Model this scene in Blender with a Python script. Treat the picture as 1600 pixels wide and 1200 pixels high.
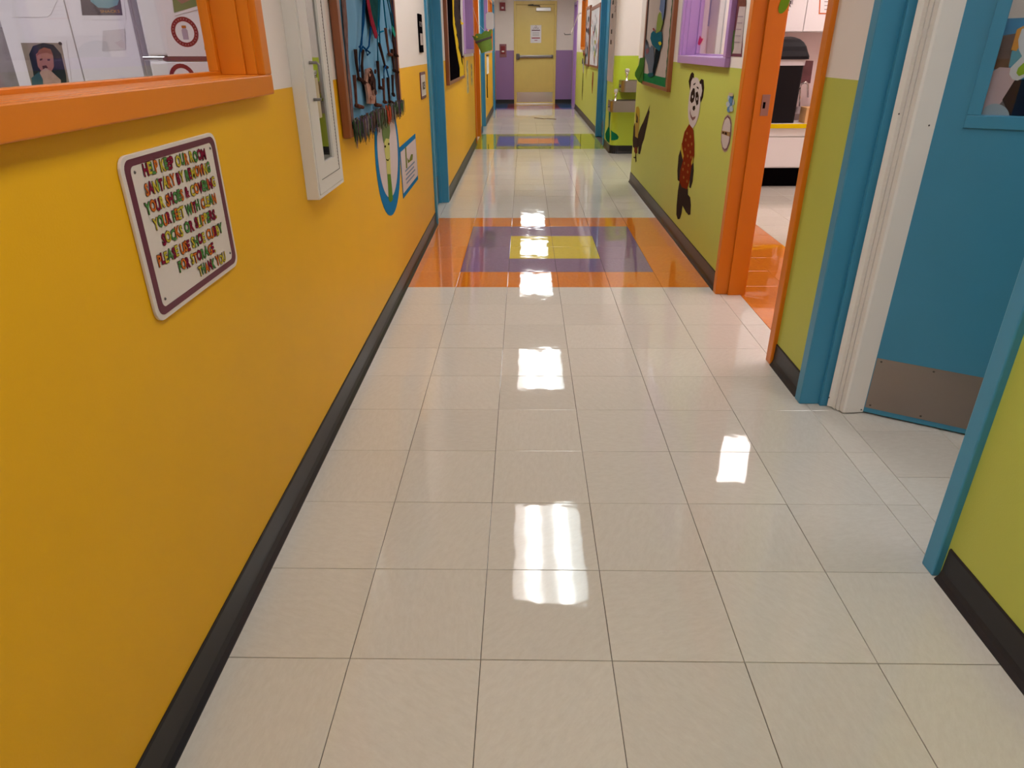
import bpy, bmesh, math, random
from mathutils import Vector, Matrix
random.seed(7)
for o in list(bpy.data.objects): bpy.data.objects.remove(o)
SC = bpy.context.scene
COL = SC.collection
# ------------------------------------------------------------------ camera
F_PX, PITCH, YAW, ROLL, CAM_H = 1067.48, 0.45830, -0.01892, -0.005575, 1.27545
def cam_axes():
    cp, sp, cw, sw = math.cos(PITCH), math.sin(PITCH), math.cos(YAW), math.sin(YAW)
    f = Vector((sw*cp, cw*cp, -sp)); r = Vector((cw, -sw, 0)); u = r.cross(f)
    c, s = math.cos(ROLL), math.sin(ROLL)
    return c*r+s*u, -s*r+c*u, f
AR, AU, AF = cam_axes()
cd = bpy.data.cameras.new('camera'); cam = bpy.data.objects.new('camera', cd); COL.objects.link(cam)
cd.sensor_width = 36; cd.lens = 36*F_PX/1600; cd.clip_start = 0.05
cam.matrix_world = Matrix(((AR.x, AU.x, -AF.x, 0), (AR.y, AU.y, -AF.y, 0), (AR.z, AU.z, -AF.z, CAM_H), (0, 0, 0, 1)))
SC.camera = cam
# ------------------------------------------------------------------ world, exposure
w = bpy.data.worlds.new('world'); SC.world = w; w.use_nodes = True
w.node_tree.nodes['Background'].inputs[0].default_value = (1, .97, .95, 1)
w.node_tree.nodes['Background'].inputs[1].default_value = 0.3
VS = SC.view_settings
VS.view_transform = 'Standard'; VS.look = 'None'; VS.gamma = 1; VS.use_curve_mapping = False; VS.exposure = 0.0
TROFFER = 10.6          # brightness of a corridor ceiling light
ROOM = 6.5             # brightness of a room ceiling light

# survey helpers: real positions on real planes, measured with the camera model above
def ray(x, y): return AF + AR*((x-800)/F_PX) - AU*((y-600)/F_PX)
def onX(x, y, X): d = ray(x, y); t = X/d.x; return (d.y*t, CAM_H+d.z*t)      # -> (Y, Z)
def onY(x, y, Y): d = ray(x, y); t = Y/d.y; return (d.x*t, CAM_H+d.z*t)      # -> (X, Z)
# ------------------------------------------------------------------ materials
def S(h):
    h = h.lstrip('#'); out = []
    for i in (0, 2, 4):
        c = int(h[i:i+2], 16)/255; out.append(c/12.92 if c < .04045 else ((c+.055)/1.055)**2.4)
    return tuple(out)
MATS = {}
def mat(name, col, rough=.5, metal=0, var=.04, scale=6, bump=0, bscale=80, spec=.5, coat=0):
    if name in MATS: return MATS[name]
    if isinstance(col, str): col = S(col)
    m = bpy.data.materials.new(name); m.use_nodes = True; n = m.node_tree.nodes; l = m.node_tree.links
    p = n['Principled BSDF']
    p.inputs['Roughness'].default_value = rough; p.inputs['Metallic'].default_value = metal
    p.inputs['Specular IOR Level'].default_value = spec; p.inputs['Coat Weight'].default_value = coat
    tc = n.new('ShaderNodeTexCoord'); nz = n.new('ShaderNodeTexNoise'); nz.inputs['Scale'].default_value = scale
    nz.inputs['Detail'].default_value = 4
    l.new(tc.outputs['Object'], nz.inputs['Vector'])
    mx = n.new('ShaderNodeMix'); mx.data_type = 'RGBA'; l.new(nz.outputs['Fac'], mx.inputs[0])
    mx.inputs[6].default_value = tuple(min(1, c*(1-var)) for c in col)+(1,)
    mx.inputs[7].default_value = tuple(min(1, c*(1+var)) for c in col)+(1,)
    l.new(mx.outputs[2], p.inputs['Base Color'])
    if bump:
        b = n.new('ShaderNodeBump'); nb = n.new('ShaderNodeTexNoise'); nb.inputs['Scale'].default_value = bscale
        l.new(tc.outputs['Object'], nb.inputs['Vector']); l.new(nb.outputs['Fac'], b.inputs['Height'])
        b.inputs['Strength'].default_value = bump; b.inputs['Distance'].default_value = .002
        l.new(b.outputs['Normal'], p.inputs['Normal'])
    MATS[name] = m; return m
def tile_mat(name, c1, c2, rough=.03):
    m = bpy.data.materials.new(name); m.use_nodes = True; n = m.node_tree.nodes; l = m.node_tree.links
    p = n['Principled BSDF']; tc = n.new('ShaderNodeTexCoord'); oi = n.new('ShaderNodeObjectInfo')
    geo = n.new('ShaderNodeNewGeometry')
    # mottled streaks, shifted and turned per tile
    rot = n.new('ShaderNodeVectorRotate'); rot.rotation_type = 'Z_AXIS'
    mu = n.new('ShaderNodeMath'); mu.operation = 'MULTIPLY'; mu.inputs[1].default_value = 40
    l.new(oi.outputs['Random'], mu.inputs[0]); l.new(mu.outputs[0], rot.inputs['Angle']); l.new(geo.outputs['Position'], rot.inputs['Vector'])
    mp = n.new('ShaderNodeMapping'); mp.inputs['Scale'].default_value = (1, 2.4, 1); l.new(rot.outputs[0], mp.inputs['Vector'])
    n1 = n.new('ShaderNodeTexNoise'); n1.inputs['Scale'].default_value = 30; n1.inputs['Detail'].default_value = 7; n1.inputs['Roughness'].default_value = .75
    l.new(mp.outputs[0], n1.inputs['Vector'])
    r = n.new('ShaderNodeValToRGB'); r.color_ramp.elements[0].position = .32; r.color_ramp.elements[1].position = .66
    r.color_ramp.elements[0].color = c1+(1,); r.color_ramp.elements[1].color = c2+(1,)
    l.new(n1.outputs['Fac'], r.inputs[0])
    hs = n.new('ShaderNodeHueSaturation'); mr = n.new('ShaderNodeMapRange'); mr.inputs[3].default_value = .965; mr.inputs[4].default_value = 1.035
    l.new(oi.outputs['Random'], mr.inputs[0]); l.new(mr.outputs[0], hs.inputs['Value']); l.new(r.outputs[0], hs.inputs['Color'])
    l.new(hs.outputs[0], p.inputs['Base Color'])
    # polish: slow undulation of the wax
    n2 = n.new('ShaderNodeTexNoise'); n2.inputs['Scale'].default_value = 9; n2.inputs['Detail'].default_value = 2
    l.new(geo.outputs['Position'], n2.inputs['Vector'])
    b = n.new('ShaderNodeBump'); b.inputs['Strength'].default_value = .3; b.inputs['Distance'].default_value = .0017
    l.new(n2.outputs['Fac'], b.inputs['Height']); l.new(b.outputs[0], p.inputs['Normal'])
    n3 = n.new('ShaderNodeTexNoise'); n3.inputs['Scale'].default_value = 3; l.new(geo.outputs['Position'], n3.inputs['Vector'])
    m3 = n.new('ShaderNodeMapRange'); m3.inputs[3].default_value = rough*.6; m3.inputs[4].default_value = rough*1.7
    l.new(n3.outputs['Fac'], m3.inputs[0]); l.new(m3.outputs[0], p.inputs['Roughness'])
    p.inputs['IOR'].default_value = 1.56
    MATS[name] = m; return m
def glass_mat(name, refl=.0, tint=(1, 1, 1)):
    m = bpy.data.materials.new(name); m.use_nodes = True; n = m.node_tree.nodes; l = m.node_tree.links
    n.clear(); out = n.new('ShaderNodeOutputMaterial'); t = n.new('ShaderNodeBsdfTransparent'); t.inputs[0].default_value = tint+(1,)
    g = n.new('ShaderNodeBsdfGlossy'); g.inputs['Roughness'].default_value = .01; f = n.new('ShaderNodeLayerWeight'); f.inputs[0].default_value = .5
    pw = n.new('ShaderNodeMath'); pw.operation = 'POWER'; pw.inputs[1].default_value = 4.5; l.new(f.outputs['Facing'], pw.inputs[0])
    a = n.new('ShaderNodeMath'); a.operation = 'MULTIPLY_ADD'; a.use_clamp = True; a.inputs[1].default_value = .6; a.inputs[2].default_value = .03+refl
    l.new(pw.outputs[0], a.inputs[0])
    mx = n.new('ShaderNodeMixShader'); l.new(a.outputs[0], mx.inputs[0]); l.new(t.outputs[0], mx.inputs[1]); l.new(g.outputs[0], mx.inputs[2])
    l.new(mx.outputs[0], out.inputs[0]); MATS[name] = m; return m
def emit_mat(name, col, strength):
    m = bpy.data.materials.new(name); m.use_nodes = True; n = m.node_tree.nodes; l = m.node_tree.links
    n.clear(); out = n.new('ShaderNodeOutputMaterial'); e = n.new('ShaderNodeEmission'); e.inputs[0].default_value = tuple(col)+(1,)
    e.inputs[1].default_value = strength; l.new(e.outputs[0], out.inputs[0]); MATS[name] = m; return m
def wood_mat(name, c1, c2):
    m = bpy.data.materials.new(name); m.use_nodes = True; n = m.node_tree.nodes; l = m.node_tree.links
    p = n['Principled BSDF']; p.inputs['Roughness'].default_value = .4
    tc = n.new('ShaderNodeTexCoord'); mp = n.new('ShaderNodeMapping'); mp.inputs['Scale'].default_value = (30, 30, 2)
    nz = n.new('ShaderNodeTexNoise'); nz.inputs['Scale'].default_value = 2; nz.inputs['Detail'].default_value = 6
    l.new(tc.outputs['Object'], mp.inputs[0]); l.new(mp.outputs[0], nz.inputs['Vector'])
    r = n.new('ShaderNodeValToRGB'); r.color_ramp.elements[0].color = c1+(1,); r.color_ramp.elements[1].color = c2+(1,)
    l.new(nz.outputs['Fac'], r.inputs[0]); l.new(r.outputs[0], p.inputs['Base Color']); MATS[name] = m; return m
def steel_mat(name, col=(.5, .46, .44), rough=.3):
    m = mat(name, col, rough, 1, .12, 3); n = m.node_tree.nodes; l = m.node_tree.links
    tc = n['Texture Coordinate']; mp = n.new('ShaderNodeMapping'); mp.inputs['Scale'].default_value = (1, 1, 60)
    l.new(tc.outputs['Object'], mp.inputs[0]); nb = n.new('ShaderNodeTexNoise'); nb.inputs['Scale'].default_value = 6
    l.new(mp.outputs[0], nb.inputs['Vector']); b = n.new('ShaderNodeBump'); b.inputs['Strength'].default_value = .15; b.inputs['Distance'].default_value = .001
    l.new(nb.outputs['Fac'], b.inputs['Height']); l.new(b.outputs[0], n['Principled BSDF'].inputs['Normal']); return m

yellow = mat('yellow_wall_paint', (.79, .41, .003), .5, var=.03, bump=.12, bscale=250, spec=.3)
green = mat('green_wall_paint', (.49, .515, .085), .5, var=.03, bump=.12, bscale=250, spec=.3)
lime = mat('lime_wall_paint', (.48, .60, .035), .45, var=.03)
white = mat('white_wall_paint', (.77, .69, .64), .5, var=.02, bump=.1, bscale=250)
purplew = mat('purple_wall_paint', (.30, .17, .38), .4, var=.03)
pinklit = mat('pink_lit_white_paint', (.82, .66, .64), .5, var=.02)  # white wall with the classroom's pink light put into its colour
greyw = mat('grey_lilac_wall_paint', (.55, .51, .53), .5, var=.05)
orange = mat('orange_gloss_paint', (.68, .185, .006), .36, var=.04, bump=.06, bscale=120, spec=.35)
blue = mat('blue_gloss_paint', (.045, .25, .41), .36, var=.05, bump=.06, bscale=120)
purple = mat('purple_gloss_paint', (.40, .22, .50), .3, var=.04)
doory = mat('mustard_door_paint', (.74, .56, .15), .35, var=.05)
black = mat('black_vinyl', (.014, .012, .015), .38, var=.2, spec=.35)
blackf = mat('black_felt', (.004, .003, .004), 1, var=.2, spec=0)
grout = mat('dark_grout', (.07, .055, .045), .8)
beige = tile_mat('beige_floor_tile', (.61, .56, .495), (.67, .625, .56))
otile = tile_mat('orange_floor_tile', (.62, .17, .014), (.72, .22, .02))
ptile = tile_mat('purple_floor_tile', (.20, .12, .21), (.25, .155, .27))
ytile = tile_mat('yellow_floor_tile', (.62, .47, .03), (.70, .55, .05))
gtile = tile_mat('lime_floor_tile', (.30, .36, .02), (.40, .45, .04))
btile = tile_mat('blue_floor_tile', (.04, .12, .32), (.06, .16, .40))
stile = tile_mat('salmon_floor_tile', (.70, .16, .10), (.75, .22, .14))
rtile = tile_mat('dark_red_floor_tile', (.32, .03, .06), (.38, .05, .08))
cream = mat('cream_plastic', (.66, .58, .53), .35, var=.02)
maroon = mat('maroon_print', (.10, .008, .035), .4, var=.05)
paper = mat('white_paper', (.78, .74, .74), .6, var=.03)
lam = mat('white_laminate', (.80, .76, .77), .35, var=.02)
metal_w = mat('white_enamel_metal', (.66, .62, .58), .35, var=.02)
steel = steel_mat('brushed_steel', (.36, .32, .29), .28)
steel2 = steel_mat('scuffed_steel', (.34, .29, .27), .38)
chrome = mat('chrome', (.75, .72, .70), .12, 1)
darkmetal = mat('dark_bronze_metal', (.10, .085, .08), .4, .8)
wood = wood_mat('red_brown_wood', (.16, .045, .015), (.30, .09, .03))
pane_m = glass_mat('window_glass')
mirror_m = glass_mat('cabinet_glass', .35, (.55, .55, .52))
ceil_m = mat('ceiling_tile_white', (.75, .72, .68), .8, var=.04, bump=.4, bscale=60)
def flat(name, h, rough=.65, var=.06, scale=8): return mat(name, h, rough, var=var, scale=scale, spec=0)
# ------------------------------------------------------------------ mesh builder
class MB:
    def __init__(s): s.v = []; s.f = []; s.m = []
    def add(s, vs, fs, mi=0):
        o = len(s.v); s.v += [tuple(x) for x in vs]; s.f += [tuple(i+o for i in f) for f in fs]; s.m += [mi]*len(fs); return s
    def box(s, x0, x1, y0, y1, z0, z1, mi=0):
        x0, x1 = sorted((x0, x1)); y0, y1 = sorted((y0, y1)); z0, z1 = sorted((z0, z1))
        return s.add([(x0,y0,z0),(x1,y0,z0),(x1,y1,z0),(x0,y1,z0),(x0,y0,z1),(x1,y0,z1),(x1,y1,z1),(x0,y1,z1)],
              [(0,3,2,1),(4,5,6,7),(0,1,5,4),(1,2,6,5),(2,3,7,6),(3,0,4,7)], mi)
    def prism(s, pts, d, mi=0):
        """pts: 3D outline, d: thickness vector"""
        d = Vector(d); P = [Vector(p) for p in pts]
        nrm = Vector((0, 0, 0))
        for i in range(len(P)): nrm += P[i].cross(P[(i+1) % len(P)])
        if nrm.dot(d) < 0: P.reverse()
        n = len(P); vs = P+[p+d for p in P]
        fs = [tuple(range(n, 2*n)), tuple(reversed(range(n)))]+[(i, (i+1) % n, n+(i+1) % n, n+i) for i in range(n)]
        return s.add(vs, fs, mi)
    def ring(s, outer, inner, d, mi=0):
        """band between two 3D outlines with the same count"""
        d = Vector(d); n = len(outer); O = [Vector(p) for p in outer]; I = [Vector(p) for p in inner]
        nrm = Vector((0, 0, 0))
        for i in range(n): nrm += O[i].cross(O[(i+1) % n])
        if nrm.dot(d) < 0: O.reverse(); I.reverse()
        vs = O+I+[p+d for p in O]+[p+d for p in I]; fs = []
        for i in range(n):
            j = (i+1) % n
            fs += [(2*n+i, 2*n+j, 3*n+j, 3*n+i), (i, j, 2*n+j, 2*n+i), (n+j, n+i, 3*n+i, 3*n+j), (j, i, n+i, n+j)]
        return s.add(vs, fs, mi)
    def tube(s, path, r, n=8, mi=0, caps=True, r1=None):
        P = [Vector(p) for p in path]; k = len(P); vs = []
        for i, p in enumerate(P):
            t = (P[min(i+1, k-1)]-P[max(i-1, 0)]).normalized()
            a = t.cross(Vector((0, 0, 1)) if abs(t.z) < .9 else Vector((1, 0, 0))).normalized(); b = t.cross(a)
            rr = r if r1 is None else r+(r1-r)*i/(k-1)
            for q in range(n):
                g = 2*math.pi*q/n; vs.append(p+(a*math.cos(g)+b*math.sin(g))*rr)
        fs = []
        for i in range(k-1):
            for q in range(n):
                q2 = (q+1) % n; fs.append((i*n+q, (i+1)*n+q, (i+1)*n+q2, i*n+q2))
        if caps: fs += [tuple(range(n)), tuple(reversed(range((k-1)*n, k*n)))]
        return s.add(vs, fs, mi)
    def lathe(s, c, prof, n=24, mi=0, M=None):
        vs = []; k = len(prof)
        for r, z in prof:
            for q in range(n):
                g = 2*math.pi*q/n; p = Vector((r*math.cos(g), r*math.sin(g), z))
                if M: p = M @ p
                vs.append(p+Vector(c))
        fs = [(i*n+q, i*n+(q+1) % n, (i+1)*n+(q+1) % n, (i+1)*n+q) for i in range(k-1) for q in range(n)]
        return s.add(vs, fs, mi)
    def sweep(s, prof, a, b, mi=0):
        """prof: closed list of 3D offsets, swept from a to b"""
        a = Vector(a); b = Vector(b); n = len(prof); vs = [a+Vector(p) for p in prof]+[b+Vector(p) for p in prof]
        return s.add(vs, [(i, (i+1) % n, n+(i+1) % n, n+i) for i in range(n)]+[tuple(reversed(range(n))), tuple(range(n, 2*n))], mi)
ORG = {}
def obj(name, mb, mats, parent=None, bevel=0, smooth=False, label=None, seg=2):
    if not isinstance(mats, (list, tuple)): mats = [mats]
    if parent is not None: org = ORG[parent.name]
    else:
        xs = [v[0] for v in mb.v]; ys = [v[1] for v in mb.v]; zs = [v[2] for v in mb.v]
        org = Vector(((min(xs)+max(xs))/2, (min(ys)+max(ys))/2, min(zs)))
    me = bpy.data.meshes.new(name); me.from_pydata([(v[0]-org.x, v[1]-org.y, v[2]-org.z) for v in mb.v], [], mb.f)
    for m in mats: me.materials.append(m)
    me.polygons.foreach_set('material_index', mb.m)
    bm = bmesh.new(); bm.from_mesh(me); bmesh.ops.recalc_face_normals(bm, faces=bm.faces[:]); bm.to_mesh(me); bm.free()
    if smooth: me.polygons.foreach_set('use_smooth', [True]*len(me.polygons))
    me.update()
    o = bpy.data.objects.new(name, me); COL.objects.link(o)
    ORG[o.name] = org
    if parent is not None: o.parent = parent
    else: o.location = org
    if bevel:
        b = o.modifiers.new('bevel', 'BEVEL'); b.width = bevel; b.segments = seg; b.limit_method = 'ANGLE'; b.angle_limit = .6
    if label: o['label'] = label
    return o
def thing(name, label, cat, loc, group=None):
    o = bpy.data.objects.new(name, None); COL.objects.link(o); o.location = loc; o.empty_display_size = .05
    ORG[o.name] = Vector(loc); o['label'] = label; o['category'] = cat
    if group: o['group'] = group
    return o
def tag(o, label, cat, group=None):
    o['label'] = label; o['category'] = cat
    if group: o['group'] = group
    return o
def struct_e(name, loc, label=None):
    o = bpy.data.objects.new(name, None); COL.objects.link(o); o.location = loc; o.empty_display_size = .05
    ORG[o.name] = Vector(loc); o['kind'] = 'structure'
    if label: o['label'] = label; 
    return o
def struct(name, mb, mats, label=None, **k):
    o = obj(name, mb, mats, **k); o['kind'] = 'structure'
    if label: o['label'] = label
    return o
def ell(c, a, b, n=28, rot=0):
    return [(c[0]+a*math.cos(t)*math.cos(rot)-b*math.sin(t)*math.sin(rot), c[1]+a*math.cos(t)*math.sin(rot)+b*math.sin(t)*math.cos(rot))
            for t in [2*math.pi*i/n for i in range(n)]]
def rrect(u0, u1, v0, v1, r, n=5):
    out = []
    for cx, cy, a0 in ((u1-r, v1-r, 0), (u0+r, v1-r, 90), (u0+r, v0+r, 180), (u1-r, v0+r, 270)):
        for i in range(n+1):
            a = math.radians(a0+90*i/n); out.append((cx+r*math.cos(a), cy+r*math.sin(a)))
    return out
# a "sheet" stands for a plane on which flat art is laid: maps (u, v) to 3D
class Sheet:
    def __init__(s, kind, pos, out):     # kind 'X': u=Y, v=Z at X=pos ; 'Y': u=X, v=Z at Y=pos ; out=+1/-1 direction of the visible face
        s.k = kind; s.pos = pos; s.out = out
    def p(s, u, v, lift=0):
        q = s.pos+s.out*lift
        return Vector((q, u, v)) if s.k == 'X' else Vector((u, q, v))
    def px(s, x, y): return onX(x, y, s.pos) if s.k == 'X' else onY(x, y, s.pos)
    def d(s, t): return Vector((s.out*t, 0, 0)) if s.k == 'X' else Vector((0, s.out*t, 0))
    def poly(s, mb, uv, lift=0, t=.0008, mi=0): return mb.prism([s.p(u, v, lift) for u, v in uv], s.d(t), mi)
    def pxpoly(s, mb, xy, lift=0, t=.0008, mi=0): return s.poly(mb, [s.px(*q) for q in xy], lift, t, mi)
class Slant(Sheet):      # upright plane through H with horizontal direction U
    def __init__(s, H, U, out): s.H = Vector(H); s.U = Vector(U).normalized(); s.n = Vector(out).normalized()
    def p(s, u, v, lift=0): q = s.H+s.U*u+s.n*lift; return Vector((q.x, q.y, v))
    def px(s, x, y):
        d = ray(x, y); t = s.H.dot(s.n)/d.dot(s.n); P = d*t; return ((Vector((P.x, P.y, 0))-s.H).dot(s.U), CAM_H+P.z)
    def d(s, t): return s.n*t
# text -> flat polygons
_tc = {}
def glyph(ch, bold=0.0):
    key = (ch, bold)
    if key in _tc: return _tc[key]
    c = bpy.data.curves.new('t', 'FONT'); c.body = ch; c.size = 1; c.offset = bold; c.resolution_u = 2
    o = bpy.data.objects.new('t', c); me = bpy.data.meshes.new_from_object(o)
    r = ([(v.co.x, v.co.y) for v in me.vertices], [tuple(p.vertices) for p in me.polygons])
    bpy.data.objects.remove(o); bpy.data.curves.remove(c); bpy.data.meshes.remove(me)
    _tc[key] = r; return r
def text(mb, sheet, s, u0, u1, v0, h, flip=1, lift=.001, mats=(0,), bold=.0, back=None, hop=0, v1=None):
    """lay string s between u0 and u1 (signed), baseline v0..v1, cap height h"""
    if v1 is None: v1 = v0
    adv = []; x = 0
    for ch in s:
        if ch == ' ': adv.append(None); x += .32; continue
        g = glyph(ch, 0)[0]; a = min(q[0] for q in g); b = max(q[0] for q in g); adv.append((x-a, b-a)); x += b-a+.07
    W = x-.07; sc = (u1-u0)/W; hs = h/.73; k = 0
    for i, ch in enumerate(s):
        if adv[i] is None: continue
        dy = (hop*(1 if k % 2 else -1))*h
        for off, lf, mi in (([(back[0], 0, back[1])] if back else [])+[(bold, .0006, mats[k % len(mats)])]):
            V, Fc = glyph(ch, off)
            P = [sheet.p(u0+(q[0]+adv[i][0])*sc, v0+(v1-v0)*((q[0]+adv[i][0])/W)+q[1]*hs+dy, lift+lf) for q in V]
            mb.add(P, Fc, mi)
        k += 1
    return mb
# ------------------------------------------------------------------ dimensions
T = .3048; X0 = -.09797; Y0 = 1.13829                # tile grid
XL = -.7054; XR = 1.1122; XR2 = 1.137; XR3 = 1.165
YE = 18.39; ZC = 2.44; ZS = 1.17; TH = .15
DOOR_H = 2.13
# ------------------------------------------------------------------ shell: walls with openings
def wall_x(name, X, side, segs, openings, mats, yb=-3.0, ye=YE, TH=.15):
    """wall facing the corridor at X; side=-1: body to -X. openings: (y0,y1,z0,z1)"""
    mb = MB(); ys = sorted(set([yb, ye]+[o[0] for o in openings]+[o[1] for o in openings]))
    for a, b in zip(ys[:-1], ys[1:]):
        op = [o for o in openings if o[0] <= a+1e-6 and o[1] >= b-1e-6]
        spans = [(0, ZC)]
        if op: spans = [(0, op[0][2]), (op[0][3], ZC)]
        for z0, z1 in spans:
            if z1-z0 < .01: continue
            for c0, c1, mi in ((0, ZS, 0), (ZS, ZC, 1)):
                lo, hi = max(z0, c0), min(z1, c1)
                if hi-lo > .001: mb.box(X, X+side*TH, a, b, lo, hi, mi)
    return struct(name, mb, mats)
W1 = (.34, 1.965, 1.195, 2.12)       # orange window, left
D_L1 = (5.50, 6.35, 0, DOOR_H)
W_L2 = (8.74, 10.16, 1.235, 2.1)
D_L2 = (10.55, 11.50, 0, DOOR_H)
D_L3 = (12.12, 13.06, 0, DOOR_H)
W_L3 = (13.35, 14.15, 1.235, 2.1)
W_L4 = (15.0, 16.2, 1.235, 2.1)
D_L4 = (16.6, 17.5, 0, DOOR_H)
wall_x('wall_left', XL, -1, None, [W1, D_L1, W_L2, D_L2, D_L3, W_L3, W_L4, D_L4], [yellow, white], TH=.106)
D_R1 = (1.47, 2.425, 0, DOOR_H)
D_R2 = (2.83, 3.765, 0, DOOR_H)
W_R1 = (4.13, 5.345, 1.20, 2.12)
wall_x('wall_right', XR, 1, None, [D_R1, D_R2, W_R1], [green, white], ye=7.40)
D_R3 = (10.32, 11.42, 0, DOOR_H)
mbw = MB()
for z0, z1, mi in ((0, ZS, 0), (ZS, ZC, 1)):          # pier that carries the drinking fountains, rounded corner
    r = .10; pts = [(XR2+r-r*math.cos(a), 9.5+r-r*math.sin(a)) for a in [math.pi/2*i/8 for i in range(9)]]
    pts += [(2.1, 9.5), (2.1, 10.27), (XR2, 10.27)]
    mbw.prism([(x, y, z0) for x, y in pts], (0, 0, z1-z0), mi)
mbw.box(XR2, XR2+TH, 10.27, 11.42, DOOR_H, ZC, 1)
struct('wall_pier', mbw, [lime, white])
D_R4 = (17.05, 17.95, 0, DOOR_H); W_R2 = (14.45, 15.45, 1.25, 2.1)
wall_x('wall_right_far', XR3, 1, None, [D_R4, W_R2], [green, white], yb=11.42)
mb = MB()
for x0, x1, z0, z1 in ((-1.4, -.2535, 0, ZC), (.7605, 2.4, 0, ZC), (-.2535, .7605, 2.2, ZC)):
    for c0, c1, mi in ((0, 1.20, 0), (1.20, ZC, 1)):
        lo, hi = max(z0, c0), min(z1, c1)
        if hi > lo: mb.box(x0, x1, YE, YE+.15, lo, hi, mi)
struct('wall_end', mb, [purplew, white])
struct('wall_rear', MB().box(-1.2, 1.6, -3.15, -3.0, 0, ZC), white)
# side alcove beyond the green wall
struct('wall_alcove', MB().box(2.1, 2.2, 7.25, 10.27, 0, ZC).box(XR+TH, 2.1, 7.25, 7.40, 0, ZC), white)
# rooms behind the walls
mb = MB().box(-4.2, -4.05, -1.5, 3.7, 0, ZC).box(-4.05, XL-TH, 3.62, 3.77, 0, ZC).box(-4.05, XL-TH, -1.65, -1.5, 0, ZC)
struct('wall_nursery', mb, greyw)
mb = MB().box(2.215, 4.3, 7.68, 7.83, 0, ZC).box(XR+TH, 2.215, 7.10, 7.24, 0, ZC).box(2.205, 2.235, 7.24, 7.68, 0, ZC).box(4.3, 4.45, 2.6, 7.83, 0, ZC).box(XR+TH, 4.3, 2.60, 2.68, 0, ZC)
struct('wall_classroom', mb, pinklit)
mb = MB().box(3.2, 3.3, -.4, 2.6, 0, ZC).box(XR+TH, 3.2, -.5, -.4, 0, ZC).box(XR+TH, 3.2, 2.5, 2.6, 0, ZC)
struct('wall_office', mb, white)
struct('wall_far_rooms', MB().box(-2.3, -2.2, 8.2, 17, 0, ZC).box(2.5, 2.6, 13.8, 16.6, 0, ZC), pinklit)
# ceilings (T-bar grid; seen only in the polish of the floor)
mb = MB().box(-.95, 2.6, -3.2, YE+.2, ZC, ZC+.03, 0)
for i in range(int((YE+3)/.6096)+1): mb.box(XL, XR3+.02, -3+i*.6096-.012, -3+i*.6096+.012, ZC-.004, ZC, 1)
struct('ceiling', mb, [ceil_m, metal_w])
struct('ceiling_nursery', MB().box(-4.2, -.95, -1.65, 3.77, ZC, ZC+.03), ceil_m)
struct('ceiling_classroom', MB().box(2.6, 4.5, -.5, 7.9, ZC, ZC+.03), ceil_m)
# ------------------------------------------------------------------ floors
mb = MB().box(-.87, 1.30, -3.1, YE+.15, -.06, -.004).box(1.30, 2.35, 7.2, 10.3, -.06, -.004).box(1.30, 3.25, -.5, 2.62, -.06, -.004)
floor = struct('floor', mb, grout)
def tile_mesh(w, h, m, name='tile'):
    g = .0008; e = .0008
    vs = [(-w/2+g, -h/2+g, -.003), (w/2-g, -h/2+g, -.003), (w/2-g, h/2-g, -.003), (-w/2+g, h/2-g, -.003)]
    vs += [(x, y, -e) for x, y, _ in vs]+[(math.copysign(abs(x)-e, x), math.copysign(abs(y)-e, y), 0) for x, y, _ in vs[:4]]
    fs = [(8, 9, 10, 11)]+[(a, (a+1) % 4, 4+(a+1) % 4, 4+a) for a in range(4)]+[(4+a, 4+(a+1) % 4, 8+(a+1) % 4, 8+a) for a in range(4)]
    me = bpy.data.meshes.new(name); me.from_pydata(vs, [], fs); me.materials.append(m); me.update(); return me
_tm = {}
def put_tile(par, x0, x1, y0, y1, m, tilt=.0009):
    key = (round(x1-x0, 4), round(y1-y0, 4), m.name)
    if key not in _tm: _tm[key] = tile_mesh(x1-x0, y1-y0, m)
    o = bpy.data.objects.new('tile', _tm[key]); COL.objects.link(o); o.parent = par
    g = ORG[par.name]; o.location = ((x0+x1)/2-g.x, (y0+y1)/2-g.y, -g.z+random.uniform(-.00015, .00015))
    o.rotation_euler = (random.gauss(0, tilt), random.gauss(0, tilt), 0)
def row_mat(r, c):
    if 9 <= r < 15:
        if r in (9, 14) or c in (-2, 3): return otile
        if r in (10, 13) or c in (-1, 2): return ptile
        return ytile
    if 29 <= r < 35:
        if r in (29, 34) or c in (-2, 3): return gtile
        if r in (30, 33) or c in (-1, 2): return btile
        return stile
    if r >= 51: return btile if c in (-2, 3) else rtile
    return beige
rest = MB(); rest_m = [beige, otile, ptile, ytile, gtile, btile, stile, rtile]
for r in range(-3, 57):
    for c in range(-2, 4):
        x0, y0 = X0+c*T, Y0+r*T; m = row_mat(r, c)
        x1 = x0+T
        if r < 41: put_tile(floor, x0, x1, y0, y0+T, m)
        else: rest.box(x0+.0006, x1-.0006, y0+.0006, y0+T-.0006, -.003, 0, rest_m.index(m))
for r in range(-10, -3):
    for c in range(-2, 4): rest.box(X0+c*T+.0006, X0+c*T+T-.0006, Y0+r*T+.0006, Y0+r*T+T-.0006, -.003, 0, 0)
for r in range(34, 57): rest.box(X0+4*T, XR3+.1, Y0+r*T, Y0+r*T+T-.001, -.003, 0, 0)
for r, a, b in ((14, 5.5, 6.35), (31, 10.55, 11.5), (36, 12.1, 13.08), (50, 16.6, 17.5)):
    rest.box(XL-.09, X0-2*T-.0006, a, b, -.003, 0, 0)          # thresholds of the left doors
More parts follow.
